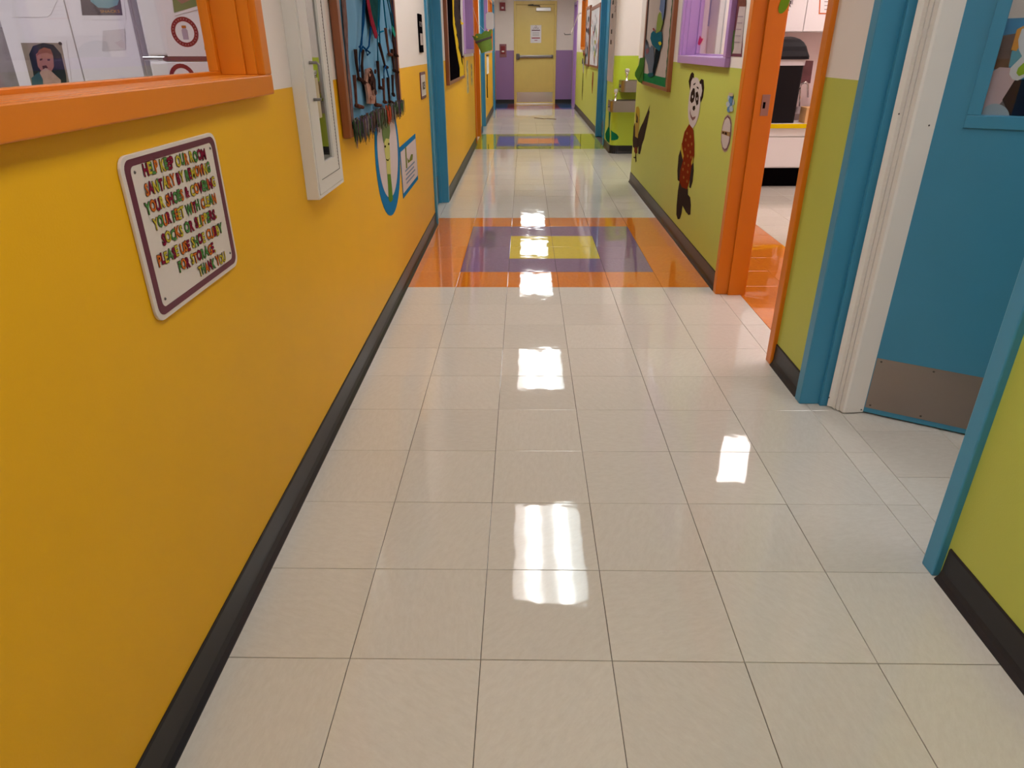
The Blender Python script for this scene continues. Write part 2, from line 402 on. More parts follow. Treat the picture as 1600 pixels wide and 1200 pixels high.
# threshold strips in the right doorways: cut tiles
XS = 1.2355
for r in range(1, 5):
    a, b = max(Y0+r*T, D_R1[0]), min(Y0+r*T+T, D_R1[1])
    if b > a: put_tile(floor, X0+4*T, XS-.008, a, b, beige)
for r in range(5, 9):
    a, b = max(Y0+r*T, D_R2[0]), min(Y0+r*T+T, D_R2[1])
    if b > a: put_tile(floor, X0+4*T, XS, a, b, beige)
for c in range(0, 3):                                    # room behind the near blue door
    for r in range(0, 4):
        x0 = XS-.008+c*T; y0 = .985+r*T+.305
        put_tile(floor, x0, x0+T, y0, y0+T, beige)
for c in range(4, 8):                                     # alcove
    for r in range(20, 28): rest.box(X0+c*T+.0006, X0+c*T+T-.0006, Y0+r*T+.0006, Y0+r*T+T-.0006, -.003, 0, 0)
ro = obj('tile', rest, rest_m, floor); ro['kind'] = 'stuff'
fc = struct('floor_classroom', MB().box(XS, 4.4, 2.66, 7.8, -.06, -.004), grout)
restc = MB()
for c in range(0, 10):
    for r in range(0, 17):
        x0 = XS+c*T; y0 = 2.68+r*T; m = otile if (c < 2) else beige
        if c < 5 and r < 15: put_tile(fc, x0, x0+T, y0, y0+T, m)
        else: restc.box(x0, x0+T-.001, y0, y0+T-.001, -.003, 0, 0)
rc = obj('tile', restc, [beige], fc); rc['kind'] = 'stuff'
struct('floor_nursery', MB().box(-4.1, -.86, -1.5, 3.65, -.06, 0), greyw)
# ------------------------------------------------------------------ baseboards (coved vinyl)
def baseboard(name, runs, mats=black):
    mb = MB()
    for a, b, n in runs:                # n: direction into the corridor
        n = Vector(n+(0,)) if len(n) == 2 else Vector(n)
        prof = [(0, 0), (.019, 0), (.018, .004), (.010, .014), (.006, .03), (.005, .096), (.003, .101), (0, .101)]
        mb.sweep([n*p[0]+Vector((0, 0, p[1]+.0005)) for p in prof], a+(0,), b+(0,))
    return struct(name, mb, mats)
baseboard('baseboard_left', [((XL, a), (XL, b), (1, 0)) for a, b in ((-3, 5.452), (6.398, 10.502), (11.548, 12.072), (13.108, 16.552), (17.548, YE))])
baseboard('baseboard_right', [((XR, a), (XR, b), (-1, 0)) for a, b in ((-3, 1.42), (2.475, 2.783), (3.812, 7.40))]+
          [((XR, 7.4), (XR+TH, 7.4), (0, 1))])
baseboard('baseboard_right_far', [((XR3, 11.47), (XR3, 17.0), (-1, 0)), ((XR3, 18.0), (XR3, YE), (-1, 0))])
baseboard('baseboard_end', [((XL, YE), (-.254, YE), (0, -1)), ((.761, YE), (XR3, YE), (0, -1))])
mb = MB(); r = .10
path = [(XR2, 10.27)]+[(XR2+r-r*math.cos(a), 9.5+r-r*math.sin(a)) for a in [math.pi/2*i/6 for i in range(7)]]+[(2.1, 9.5)]
for i in range(len(path)-1):
    a, b = Vector(path[i]), Vector(path[i+1]); d = (b-a).normalized(); n = Vector((d.y, -d.x)) if True else d
    if n.y > .2 or n.x > .2: n = -n
    a3, b3 = a.to_3d(), b.to_3d(); n3 = n.to_3d()
    mb.sweep([n3*p[0]+Vector((0, 0, p[1]+.0005)) for p in [(-.01, 0), (.016, 0), (.006, .03), (.005, .101), (-.01, .101)]], a3, b3)
struct('baseboard_pier', mb, black)
# ------------------------------------------------------------------ window frames
def window(name, X, side, op, m, glass_d=.125, lab=None):
    """side: direction of the wall body. op: wall opening (y0,y1,z0,z1)"""
    y0, y1, z0, z1 = op; e = struct_e(name, (X, (y0+y1)/2, z0), lab); s = side; cw = .052; pj = .03
    def frame(nm, xa, xb, inner, outer, bev=.002):
        (a0, a1, c0, c1), (b0, b1, d0, d1) = inner, outer
        for q in ((b0, b1, d0, c0), (b0, b1, c1, d1), (b0, a0, c0, c1), (a1, b1, c0, c1)):
            obj(nm, MB().box(xa, xb, *q), m, e, bevel=bev)
    g = .008
    frame('casing', X-s*pj, X, (y0+.022, y1-.022, z0+.018, z1-.022), (y0-.03, y1+.03, z0-.03, z1+.03), .003)
    frame('jamb', X-s*.012, X+s*.016, (y0+.030, y1-.030, z0+.019, z1-.026), (y0, y1, z0, z1))
    frame('jamb_liner', X+s*.016, X+s*.080, (y0+.036, y1-.036, z0+.0192, z1-.034), (y0, y1, z0, z1))
    frame('glazing_stop', X+s*.080, X+s*.105, (y0+.050, y1-.050, z0+.028, z1-.046), (y0, y1, z0, z1))
    obj('pane', MB().box(X+s*.090, X+s*.095, y0+.047, y1-.047, z0+.027, z1-.043), pane_m, e)
    return e
window('window_1', XL, -1, W1, orange, lab='wide orange framed window above the yellow wall at left')
window('window_2', XR, 1, W_R1, purple, lab='purple framed window above the painted panda')
window('window_3', XL, -1, W_L2, purple, lab='purple framed window beyond the black and yellow board')
window('window_4', XL, -1, W_L3, purple, lab='farther purple framed window on the left wall')
window('window_5', XL, -1, W_L4, orange, lab='farther orange framed window on the left wall')
window('window_6', XR3, 1, W_R2, orange, lab='orange framed window at the far right')
# ------------------------------------------------------------------ door frames and doors
def door_frame(e, X, side, op, m, face=.045, pj=.018, stop=.05, depth=TH):
    y0, y1, z0, z1 = op; s = side; g = .002
    for a, b, c in ((y0-face, y0+.012, 0), (y1-.012, y1+face, 1)):
        inner = y0+.012 if c == 0 else y1-.012
        mb = MB().box(X-s*pj, X+s*(depth+pj), a, b, 0, z1+face)
        obj('jamb', mb, m, e, bevel=.004)
        st = (inner, inner+.016) if c == 0 else (inner-.016, inner)
        obj('door_stop', MB().box(X+s*stop, X+s*(depth+.005), st[0], st[1], 0, z1-.012), m, e, bevel=.002)
    obj('head', MB().box(X-s*pj, X+s*(depth+pj), y0+.012, y1-.012, z1-.012, z1+face), m, e, bevel=.004)
def closed_door(name, X, side, op, m, lab):
    e = struct_e(name, (X, (op[0]+op[1])/2, 0), lab); door_frame(e, X, side, op, m, depth=.106 if side < 0 else TH, stop=.045)
    lf = obj('door_leaf', MB().box(X+side*.066, X+side*.106, op[0]+.03, op[1]-.03, .008, op[3]-.03), m, e, bevel=.002)
    obj('kick_plate', MB().box(X+side*.0645, X+side*.066, op[0]+.05, op[1]-.05, .03, .25), steel, e)
    yk = op[0]+.09
    k = MB().lathe((0, 0, 0), [(0, .0), (.028, 0), (.028, .006), (.012, .01), (.012, .035), (.027, .045), (.03, .06), (.02, .07), (0, .072)], 16,
                   M=Matrix.Rotation(-side*math.pi/2, 3, 'Y'))
    k.v = [(v[0]+X+side*.0645, v[1]+yk, v[2]+1.0) for v in k.v]
    obj('door_knob', k, chrome, e, smooth=True)
    return e
closed_door('door_3', XL, -1, D_L1, blue, 'nearest blue door on the left wall')
closed_door('door_4', XL, -1, D_L2, orange, 'orange door far down the left wall')
closed_door('door_5', XL, -1, D_L3, blue, 'blue door beyond the orange door, left wall')
closed_door('door_6', XL, -1, D_L4, blue, 'blue door at the far end of the left wall')
closed_door('door_7', XR3, 1, D_R4, purple, 'purple door at the far end of the right wall')
closed_door('door_8', XR2, 1, D_R3, blue, 'blue door beyond the drinking fountains')
# near blue door at right, standing open
d1 = struct_e('door_1', (XR, 1.95, 0), 'blue door at right standing open with steel kick plate')
door_frame(d1, XR, 1, D_R1, blue, face=.04, pj=.02, stop=.055, depth=.12)
H = Vector((1.300, 2.345, 0)); U = Vector((.86529, -.50127, 0)); N = Vector((-.50127, -.86529, 0))   # N faces the camera
DS = Slant(H, U, N)
def dbox(mb, u0, u1, n0, n1, z0, z1, mi=0):
    P = [H+U*u+N*n+Vector((0, 0, z)) for z in (z0, z1) for u, n in ((u0, n0), (u1, n0), (u1, n1), (u0, n1))]
    return mb.add(P, [(0,3,2,1),(4,5,6,7),(0,1,5,4),(1,2,6,5),(2,3,7,6),(3,0,4,7)], mi)
g0, g1, gz0, gz1 = .126, .79, 1.079, 1.95
lf = MB()
for a in ((0, .90, .008, gz0), (0, .90, gz1, 2.11), (0, g0, gz0, gz1), (g1, .90, gz0, gz1)): dbox(lf, a[0], a[1], -.044, 0, a[2], a[3])
leaf = obj('door_leaf', lf, blue, d1)
obj('kick_plate', dbox(MB(), .014, .885, .0, .0015, .028, .234), steel2, leaf)
for u in (.03, .2, .44, .68, .87):
    for z in (.04, .222): obj('screw', MB().lathe(DS.p(u, z, .0015), [(0, .0015), (.003, .0012), (.004, 0)], 8, M=Matrix(((U.x, 0, N.x), (U.y, 0, N.y), (0, 1, 0)))), darkmetal, leaf)
for q in ((.088, g1+.038, gz0-.038, gz0), (.088, g1+.038, gz1, gz1+.038), (.088, g0, gz0, gz1), (g1, g1+.038, gz0, gz1)):
    obj('window_trim', dbox(MB(), q[0], q[1], 0, .007, q[2], q[3]), blue, leaf, bevel=.002)
obj('pane', dbox(MB(), g0, g1, -.024, -.019, gz0, gz1), pane_m, leaf)
mb = MB().lathe((0,0,0), [(0, 0), (.03, 0), (.03, .006), (.012, .01), (.012, .04), (.028, .05), (.03, .065), (0, .072)], 16,
    M=Matrix(((U.x, 0, N.x), (U.y, 0, N.y), (0, 1, 0)))); c = DS.p(.84, 1.0, 0); mb.v = [(v[0]+c.x, v[1]+c.y, v[2]+c.z) for v in mb.v]
obj('door_knob', mb, chrome, leaf, smooth=True)
# white folding finger guard between jamb and leaf
gm = mat('white_vinyl_guard', (.82, .78, .73), .4, var=.03)
J = Vector((XR+.075, 2.408, 0))
pts = [(1.190, 2.386), (1.206, 2.379), (1.209, 2.360), (1.215, 2.366), (1.218, 2.347), (1.224, 2.353), (1.228, 2.333), (1.236, 2.330), (1.309, 2.338)]
def strip(pts, t, z0, z1):
    m_ = MB(); P = [Vector((a, b, 0)) for a, b in pts]
    off = [p+Vector((.003, .006, 0)) for p in P]
    return m_.prism([(p.x, p.y, z0) for p in P]+[(p.x, p.y, z0) for p in reversed(off)], (0, 0, z1-z0))
gd = obj('finger_guard', strip(pts, .004, .006, 2.08), gm, d1)
for px_, py_ in ((1387.5, 206), (1452, 196), (1295.5, 621), (1405, 178), (1346, 640)):
    d_ = ray(px_, py_); 
    # nearest guard facet
    best = None
    for a, b in zip(pts[:-1], pts[1:]):
        A = Vector(a); B = Vector(b); n_ = Vector((-(B-A).y, (B-A).x)); dd = Vector((d_.x, d_.y)); den = dd.dot(n_)
        if abs(den) < 1e-6: continue
        t_ = A.dot(n_)/den; P_ = dd*t_; s_ = (P_-A).dot(B-A)/(B-A).length_squared
        if -0.02 <= s_ <= 1.02 and (best is None or t_ < best[0]): best = (t_, P_)
    if best:
        P_ = best[1]; z_ = CAM_H+d_.z*best[0]
        obj('screw', MB().lathe((P_.x-.001, P_.y-.001, z_), [(0, .0016), (.0022, .0012), (.003, 0)], 8, M=Matrix.Rotation(math.pi/2, 3, 'X')), darkmetal, gd)
# cut-out collage taped inside the door window
cl = thing('paper_collage', 'paper cutout collage in the window of the blue door', 'poster', (H.x+.4*U.x, H.y+.4*U.y, 1.08))
CS = Slant(H-N*.0265, U, N)
def cpoly(nm, pts, m, lift):
    mb = MB(); CS.pxpoly(mb, pts, lift-.004, .0006); return obj(nm, mb, m, cl)
cpoly('backing_sheet', [(1576, 30), (1640, 30), (1640, 260), (1520, 260), (1545, 180), (1553, 108)], flat('dim_grey_paper', '#5d5f66'), -.001)
cpoly('blue_sheet', [(1571, 29), (1640, 26), (1640, 130), (1545, 130)], flat('sky_blue_paper', '#2f7fae'), .0002)
cpoly('brown_photo', [(1565, 56), (1588, 52), (1576, 108), (1550, 108)], mat('brown_photo_print', '#4a2f2b', .5, var=.8, scale=60), .001)
cpoly('orange_strip', [(1589, 46), (1600, 40), (1600, 62), (1588, 80), (1580, 78)], flat('orange_paper', '#c98a2c'), .0014)
cpoly('teal_sheet', [(1581, 80), (1600, 70), (1600, 100), (1576, 104)], flat('teal_paper', '#4e93a8'), .0012)
cpoly('pink_shape', [(1550, 112), (1562, 105), (1578, 106), (1588, 120), (1580, 142), (1560, 165), (1548, 183), (1528, 183)], flat('pale_pink_paper', '#b3a0a6'), .0016)
cpoly('navy_shape', [(1566, 156), (1585, 126), (1640, 118), (1640, 186), (1580, 186)], flat('navy_paper', '#151a2c'), .0020)
cpoly('white_outline', [(1597, 45), (1591, 62), (1592, 78), (1597, 88), (1579, 106), (1577, 116), (1582, 124), (1590, 126), (1604, 119), (1640, 112), (1640, 38)], flat('white_cutout_paper', '#bfc6cc'), .0026)
cpoly('green_shape', [(1602, 96), (1591, 106), (1588, 114), (1592, 119), (1605, 114), (1640, 108), (1640, 90)], flat('leaf_green_paper', '#7fa637'), .0032)
cpoly('pale_blue_disc', [(1545+22*math.cos(a)+10, 181-19*math.sin(a)) for a in [math.pi*i/12 for i in range(13)]], flat('pale_blue_paper', '#8fa3b0'), .0034)
# orange classroom doorway (the leaf has swung away out of sight)
d2 = struct_e('door_2', (XR, 3.3, 0), 'open orange doorway into the classroom')
door_frame(d2, XR, 1, D_R2, orange, face=.045, pj=.018, stop=.05, depth=.136)
YJ = D_R2[1]-.012-.001
sp = MB()
obj('strike_plate', MB().box(1.195, 1.235, YJ-.0025-.016, YJ-.016, .955, 1.055), mat('tarnished_steel', (.34, .20, .17), .35, .9), d2, bevel=.001)
obj('latch_hole', MB().box(1.203, 1.215, YJ-.0032-.016, YJ-.0025-.016, .99, 1.02), blackf, d2)
tag(obj('green_sticker', Sheet('Y', YJ-.0165, -1).poly(MB(), ell((1.235, 1.455), .022, .045, 16, -.3), 0, .0012), flat('leaf_green_sticker', '#6d9a2c')), 'small green oval sticker high on the orange door frame', 'sticker')
# ------------------------------------------------------------------ end door
d9 = struct_e('door_9', (.2535, YE, 0), 'mustard exit door at the end of the corridor')
for a, b in ((-.2535, -.2035), (.7105, .7605)): obj('jamb', MB().box(a, b, YE-.03, YE+.13, 0, 2.24), doory, d9, bevel=.004)
obj('head', MB().box(-.2035, .7105, YE-.03, YE+.13, 2.17, 2.24), doory, d9, bevel=.004)
l9 = obj('door_leaf', MB().box(-.2015, .7085, YE+.012, YE+.056, .012, 2.168), doory, d9, bevel=.002)
obj('kick_plate', MB().box(-.19, .70, YE+.010, YE+.012, .04, .27), steel_mat('bright_steel', (.62, .57, .56), .22), l9)
obj('threshold', MB().box(-.2035, .7105, YE-.02, YE+.1, 0, .012), mat('aluminium_threshold', (.6, .58, .56), .3, 1), d9, bevel=.003)
pb = obj('panic_bar', MB().box(-.12, .66, YE-.055, YE-.015, 1.035, 1.095), mat('grey_anodised_metal', (.26, .23, .22), .35, .8), l9, bevel=.012)
obj('bar_case', MB().box(-.20, -.12, YE-.06, YE+.012, 1.0, 1.13), mat('dark_grey_metal', (.12, .11, .11), .4, .7), l9, bevel=.012)
obj('bar_bracket', MB().box(.63, .69, YE-.05, YE+.012, 1.03, 1.10), MATS['dark_grey_metal'], l9, bevel=.01)
obj('door_closer', MB().box(.27, .62, YE-.06, YE+.012, 2.03, 2.105), mat('silver_closer_metal', (.55, .52, .52), .35, .7), l9, bevel=.008)
obj('closer_arm', MB().tube([(.36, YE-.04, 2.11), (.35, YE-.05, 2.14), (.08, YE-.16, 2.15), (.20, YE-.03, 2.165)], .01, 8), darkmetal, l9)
es = Sheet('Y', YE+.012, -1); nt = thing('door_notice', 'white printed notice taped to the mustard exit door', 'notice', (.27, YE+.01, 1.4))
obj('sheet', es.poly(MB(), rrect(.14, .40, 1.36, 1.74, .008), .0005, .001), paper, nt)
mb = MB()
es.poly(mb, rrect(.17, .37, 1.62, 1.640, .003), .002, .001, 0); es.poly(mb, rrect(.17, .37, 1.455, 1.475, .003), .002, .001, 1)
for k in range(3): es.poly(mb, rrect(.19, .35, 1.575-k*.03, 1.582-k*.03, .002), .002, .001, 2)
es.poly(mb, rrect(.24, .31, 1.41, 1.422, .002), .002, .001, 1)
text(mb, es, 'STOP', .20, .34, 1.655, .03, lift=.002, mats=(0,))
a_ = [es.p(.27+.026*math.cos(t), 1.70+.026*math.sin(t), .002) for t in [math.pi*2*i/16 for i in range(16)]]
b_ = [es.p(.27+.018*math.cos(t), 1.70+.018*math.sin(t), .002) for t in [math.pi*2*i/16 for i in range(16)]]
mb.ring(a_, b_, es.d(.001), 0)
obj('print', mb, [maroon, flat('red_print', '#a3202f'), flat('grey_print', '#9c8f93')], nt)
red = mat('fire_alarm_red', (.24, .012, .02), .35)
fa = thing('fire_alarm_strobe', 'small red fire alarm strobe high on the end wall', 'fire alarm', (-.52, YE, 2.06))
obj('housing', MB().box(-.585, -.455, YE-.05, YE, 2.045, 2.215), red, fa, bevel=.008)
obj('lens', MB().box(-.548, -.492, YE-.07, YE-.05, 2.08, 2.125), mat('frosted_lens', (.7, .55, .55), .2), fa, bevel=.006)
fp = thing('fire_alarm_pull_station', 'red pull station in clear guard beside the exit door', 'fire alarm', (-.52, YE, 1.08))
obj('housing', MB().box(-.575, -.465, YE-.04, YE, 1.12, 1.30), red, fp, bevel=.008)
obj('handle', MB().box(-.55, -.49, YE-.055, YE-.04, 1.165, 1.195), mat('white_plastic', (.7, .66, .66), .35), fp, bevel=.004)
obj('guard', MB().box(-.605, -.435, YE-.008, YE, 1.05, 1.34), mat('smoky_pink_plastic', (.30, .13, .15), .25), fp, bevel=.004)
# ------------------------------------------------------------------ ceiling lights
lensA = bpy.data.materials.new('troffer_lens'); lensA.use_nodes = True
n = lensA.node_tree.nodes; l = lensA.node_tree.links; n.clear()
out = n.new('ShaderNodeOutputMaterial'); em = n.new('ShaderNodeEmission'); tc = n.new('ShaderNodeTexCoord'); sx = n.new('ShaderNodeSeparateXYZ')
l.new(tc.outputs['Generated'], sx.inputs[0])
rc_ = n.new('ShaderNodeValToRGB'); rc_.color_ramp.elements[0].color = (1, .92, .88, 1); rc_.color_ramp.elements[1].color = (.90, 1, 1, 1)
l.new(sx.outputs[0], rc_.inputs[0])
rs = n.new('ShaderNodeValToRGB'); els = rs.color_ramp.elements; els[0].color = (.28,)*3+(1,); els[1].position = 1; els[1].color = (.28,)*3+(1,)
for p_, v_ in ((.14, .42), (.24, 1.15), (.33, 1.15), (.42, .42), (.5, .34), (.58, .42), (.67, 1.15), (.76, 1.15), (.86, .42)):
    e_ = els.new(p_); e_.color = (v_,)*3+(1,)
l.new(sx.outputs[0], rs.inputs[0]); mu = n.new('ShaderNodeMath'); mu.operation = 'MULTIPLY'; mu.inputs[1].default_value = TROFFER*1.7
l.new(rs.outputs[0], mu.inputs[0]); l.new(mu.outputs[0], em.inputs[1]); l.new(rc_.outputs[0], em.inputs[0]); l.new(em.outputs[0], out.inputs[0])
lensB = lensA.copy(); lensB.name = 'dimmed_troffer_lens'        # lamps over and behind the camera, turned down to darken the near floor
for nd in lensB.node_tree.nodes:
    if nd.type == 'MATH': nd.inputs[1].default_value = TROFFER*1.7*.78
lensC = lensB.copy(); lensC.name = 'end_troffer_lens'
for nd in lensC.node_tree.nodes:
    if nd.type == 'MATH': nd.inputs[1].default_value = TROFFER*1.7*1.15
lilac = emit_mat('nursery_fill_lens', (.92, .92, 1), ROOM*2.3)
bright = emit_mat('office_fill_lens', (1, .97, .93), ROOM*2.4)
roomlens = emit_mat('alcove_fill_lens', (1, .95, .93), ROOM)
roompink = emit_mat('classroom_lens', (1, .86, .82), ROOM*1.65)
def troffer(x, y, lab, lens, grp, z=ZC, w=.56, h=1.2):
    t = thing('ceiling_light', lab, 'ceiling light', (x, y, z-.03), grp)
    obj('frame', MB().ring([(x-w/2-.03, y-h/2-.03, z-.02), (x+w/2+.03, y-h/2-.03, z-.02), (x+w/2+.03, y+h/2+.03, z-.02), (x-w/2-.03, y+h/2+.03, z-.02)],
        [(x-w/2, y-h/2, z-.02), (x+w/2, y-h/2, z-.02), (x+w/2, y+h/2, z-.02), (x-w/2, y+h/2, z-.02)], (0, 0, .02)), metal_w, t)
    obj('lens', MB().box(x-w/2, x+w/2, y-h/2, y+h/2, z-.015, z-.008), lens, t)
g_ = 'ceiling lights of the corridor'
for y, lb in ((-2.6, 'corridor ceiling light farthest behind the camera'), (.88, 'corridor ceiling light directly over the camera'), (4.44, 'corridor ceiling light whose reflection lies nearest on the beige tiles'),
    (7.97, 'corridor ceiling light whose reflection is second nearest, before the orange band'), (11.5, 'corridor ceiling light reflected across the orange and purple band'),
    (13.95, 'corridor ceiling light near the far left purple window'), (16.3, 'corridor ceiling light just before the mustard exit door')): troffer(.21, y, lb, lensB if y < 2 else lensC if y > 16 else lensA, g_, h=1.2)
troffer(2.06, 5.85, 'ceiling light of the classroom behind the orange doorway', roompink, 'classroom ceiling lights', w=.6, h=.85)
troffer(3.3, 6.6, 'ceiling light over the classroom counter', roompink, 'classroom ceiling lights', w=.6)
troffer(2.2, 3.6, 'classroom ceiling light nearest the orange doorway', roompink, 'classroom ceiling lights', w=.6)
troffer(-2.2, 1.4, 'added fill light, unseen, in the room behind the orange window', lilac, 'rooms beside the corridor')  # unseen lamp added to brighten the nursery with a lilac tint
troffer(2.2, 1.2, 'added fill light, unseen, in the room behind the blue door', bright, 'rooms beside the corridor', h=.6, w=.4)  # unseen lamp added to brighten the open blue door and its guard
troffer(1.7, 8.45, 'added fill light, unseen, in the alcove by the drinking fountains', roomlens, 'rooms beside the corridor')  # unseen lamp added to brighten the alcove and the lime pier
# ------------------------------------------------------------------ LEFT WALL: sign with coloured letters
LS = Sheet('X', XL, 1)
sg = thing('wall_sign', 'cream sign with maroon border asking visitors to remove shoes', 'sign', (XL, 1.42, .8))
A0, A1, B0, B1 = 1.212, 1.620, .8025, 1.108
obj('plate', LS.poly(MB(), rrect(A0, A1, B0, B1, .026), .001, .006), cream, sg, bevel=.001)
o_ = rrect(1.2235, 1.6095, .812, 1.1005, .02); i_ = rrect(1.241, 1.592, .825, 1.0885, .013)
obj('border', MB().ring([LS.p(*q, .007) for q in o_], [LS.p(*q, .007) for q in i_], LS.d(.0008)), maroon, sg)
for y, z in ((1.255, 1.077), (1.582, 1.077), (1.582, .840), (1.255, .839)):
    obj('screw', MB().lathe(LS.p(y, z, .007), [(0, .002), (.002, .0018), (.0032, 0)], 10, M=Matrix.Rotation(math.pi/2, 3, 'Y')), darkmetal, sg)
SSg = Sheet('X', XL+.008, 1)
cols = [flat('letter_maroon', '#7d2238'), flat('letter_orange', '#c0662a'), flat('letter_green', '#4f7f45'), flat('letter_yellow', '#b7a53a')]
edge = flat('letter_edge', '#4a2426')
lines = [('HELP KEEP OUR ROOM', (178, 327), (550, 222)), ('SANITARY BY REMOVING', (190, 447), (577, 303)), ('YOUR SHOES & COVERING', (192, 562), (608, 390)),
         ('YOUR FEET WITH CLEAN', (240, 655), (612, 488)), ('SOCKS OR SLIPPERS.', (292, 747), (614, 582)), ('PLEASE USE SHOE CUBBY', (266, 875), (650, 668)),
         ('FOR STORAGE.', (392, 908), (606, 785)), ('THANK YOU', (512, 935), (670, 842))]
for li, (s_, a, b) in enumerate(lines):
    ya, za = SSg.px(180+a[0]*.2582, 190+a[1]*.2582); yb_, zb = SSg.px(180+b[0]*.2582, 190+b[1]*.2582)
    mb = MB(); text(mb, SSg, s_, ya, yb_, za, .0215, lift=.0002, mats=[(k*7+li) % 4 for k in (0, 1, 2, 3, 5, 6, 8)], bold=.03, back=(.065, 4), hop=.04, v1=zb)
    obj('lettering', mb, cols+[edge], sg)
# ------------------------------------------------------------------ extinguisher cabinet
XF = -.665; cy0, cy1, cz0, cz1 = 2.247, 2.582, .832, 1.53
ec = thing('extinguisher_cabinet', 'white metal fire extinguisher cabinet with narrow glass on yellow wall', 'cabinet', (XL, 2.41, cz0))
mb = MB().box(XL, XF, cy0, cy0+.012, cz0, cz1).box(XL, XF, cy1-.012, cy1, cz0, cz1).box(XL, XF, cy0+.012, cy1-.012, cz0, cz0+.012).box(XL, XF, cy0+.012, cy1-.012, cz1-.012, cz1).box(XL+.0005, XL+.003, cy0+.012, cy1-.012, cz0+.012, cz1-.012)
obj('body', mb, metal_w, ec, bevel=.002)
wy0, wy1, wz0, wz1 = 2.352, 2.478, .935, 1.45
dr = MB()
for q in ((cy0+.014, cy1-.014, cz0+.014, wz0), (cy0+.014, cy1-.014, wz1, cz1-.014), (cy0+.014, wy0, wz0, wz1), (wy1, cy1-.014, wz0, wz1)): dr.box(XF-.012, XF+.002, *q)
cdoor = obj('door', dr, metal_w, ec)
obj('glazing', MB().box(XF-.008, XF-.005, wy0, wy1, wz0, wz1), mirror_m, cdoor)
obj('gasket', MB().box(XF+.0018, XF+.003, cy1-.052, cy1-.050, cz0+.055, cz1-.02).box(XF+.0018, XF+.003, cy0+.05, cy1-.052, cz0+.055, cz0+.0565), black, cdoor)
mb = MB()
for k in range(60): mb.box(XF+.0018, XF+.0034, cy1-.056, cy1-.052, cz0+.07+k*.0105, cz0+.075+k*.0105)
gk = obj('gasket_tooth', mb, darkmetal, cdoor); gk['kind'] = 'stuff'
hy = 2.312
obj('pull_handle', MB().tube([(XF+.002, hy, 1.235), (XF+.024, hy+.004, 1.235), (XF+.030, hy+.006, 1.228), (XF+.030, hy+.006, 1.138), (XF+.024, hy+.004, 1.130), (XF+.002, hy, 1.130)], .0045, 8), mat('grey_plastic', (.20, .18, .17), .4), cdoor, smooth=True)
obj('label_tag', MB().box(XF-.004, XF-.0035, wy0+.012, wy0+.055, 1.07, 1.19), flat('cream_label', '#b8ab8e'), cdoor)
# ------------------------------------------------------------------ blue puppet bulletin board
bb = thing('bulletin_board', 'bulletin board with blue cloth, stick legs and ragged fringe', 'bulletin board', (XL, 3.4, .96))
for q in ((2.785, 2.825, .96, 1.95), (4.0, 4.035, .96, 1.95), (2.825, 4.0, 1.91, 1.95), (2.825, 4.0, .96, .99)):
    obj('frame', MB().box(XL+.004, -.672, *q), wood, bb, bevel=.003)
XB = -.684; BS = Sheet('X', XB, 1)
clothm = mat('sky_blue_cloth', (.085, .26, .42), .7, var=.12, scale=5, bump=.5, bscale=14)
# softly rippled cloth
mb = MB(); ny, nz_ = 40, 16; vs = []
for j in range(nz_+1):
    for i in range(ny+1):
        y = 2.825+i*(1.175)/ny; z = .99+j*.92/nz_; vs.append((XB+.004*math.sin(i*.9+.5*math.sin(j*.6))+.002*math.sin(j*1.7+i*.2)-.004, y, z))
mb.add(vs, [(j*(ny+1)+i, j*(ny+1)+i+1, (j+1)*(ny+1)+i+1, (j+1)*(ny+1)+i) for j in range(nz_) for i in range(ny)])
obj('cloth', mb, clothm, bb, smooth=True)
def zp(u, v): return (520+u*.1832, v*.1832)          # crop coordinates of the survey photo
def bpath(pts, lift=.006): return [BS.p(*BS.px(*zp(*q)), lift) for q in pts]
brown = mat('brown_twig_paper', (.045, .022, .018), .7, var=.5, scale=40, spec=0)
palebr = mat('pale_brown_paper', (.36, .20, .15), .6, var=.35, scale=40, spec=0)
legs = [[(165,640),(175,760),(185,900),(240,915)], [(175,420),(185,540),(205,672),(238,688)], [(240,430),(232,560),(240,700),(275,710)],
 [(335,750),(350,892),(395,900)], [(365,520),(375,620),(385,745),(412,755)], [(380,370),(410,480),(432,568),(452,575)], [(435,240),(450,360),(465,462),(490,468)],
 [(500,250),(500,350),(520,465),(540,480)], [(490,420),(508,600),(545,615)], [(415,670),(425,868),(442,874)], [(455,660),(470,868),(498,875)], [(495,640),(500,800),(510,815)]]
for k, L_ in enumerate(legs):
    P = bpath(L_, .008); m_ = MB(); m_.tube(P[:-1], .0075, 8, r1=.005); m_.tube(P[-2:], .009, 8, r1=.007)
    obj('stick_leg', m_, brown if k % 3 else mat('rust_twig_paper', (.12, .045, .03), .7, var=.5, scale=40, spec=0), bb)
strings = [([(235,0),(228,200),(222,380),(200,400),(215,440),(230,395),(262,425),(295,450),(272,470),(258,432),(285,395),(300,230)], 'navy_yarn', '#12406e'),
 ([(247,0),(240,200),(212,390),(202,500),(205,610)], 'navy_yarn', '#12406e'), ([(365,0),(358,300),(362,520)], 'teal_yarn', '#0d5a78'), ([(380,0),(372,200),(380,370)], 'teal_yarn', '#0d5a78'),
 ([(410,0),(425,150),(437,240)], 'teal_yarn', '#0d5a78'), ([(445,0),(470,120),(490,240)], 'dark_teal_yarn', '#134a55'), ([(460,0),(485,120),(500,230)], 'teal_yarn', '#0d5a78'),
 ([(410,265),(380,275),(372,300)], 'teal_yarn', '#0d5a78'), ([(430,560),(415,600),(415,670)], 'navy_yarn', '#12406e'), ([(430,560),(445,620),(455,660)], 'navy_yarn', '#12406e')]
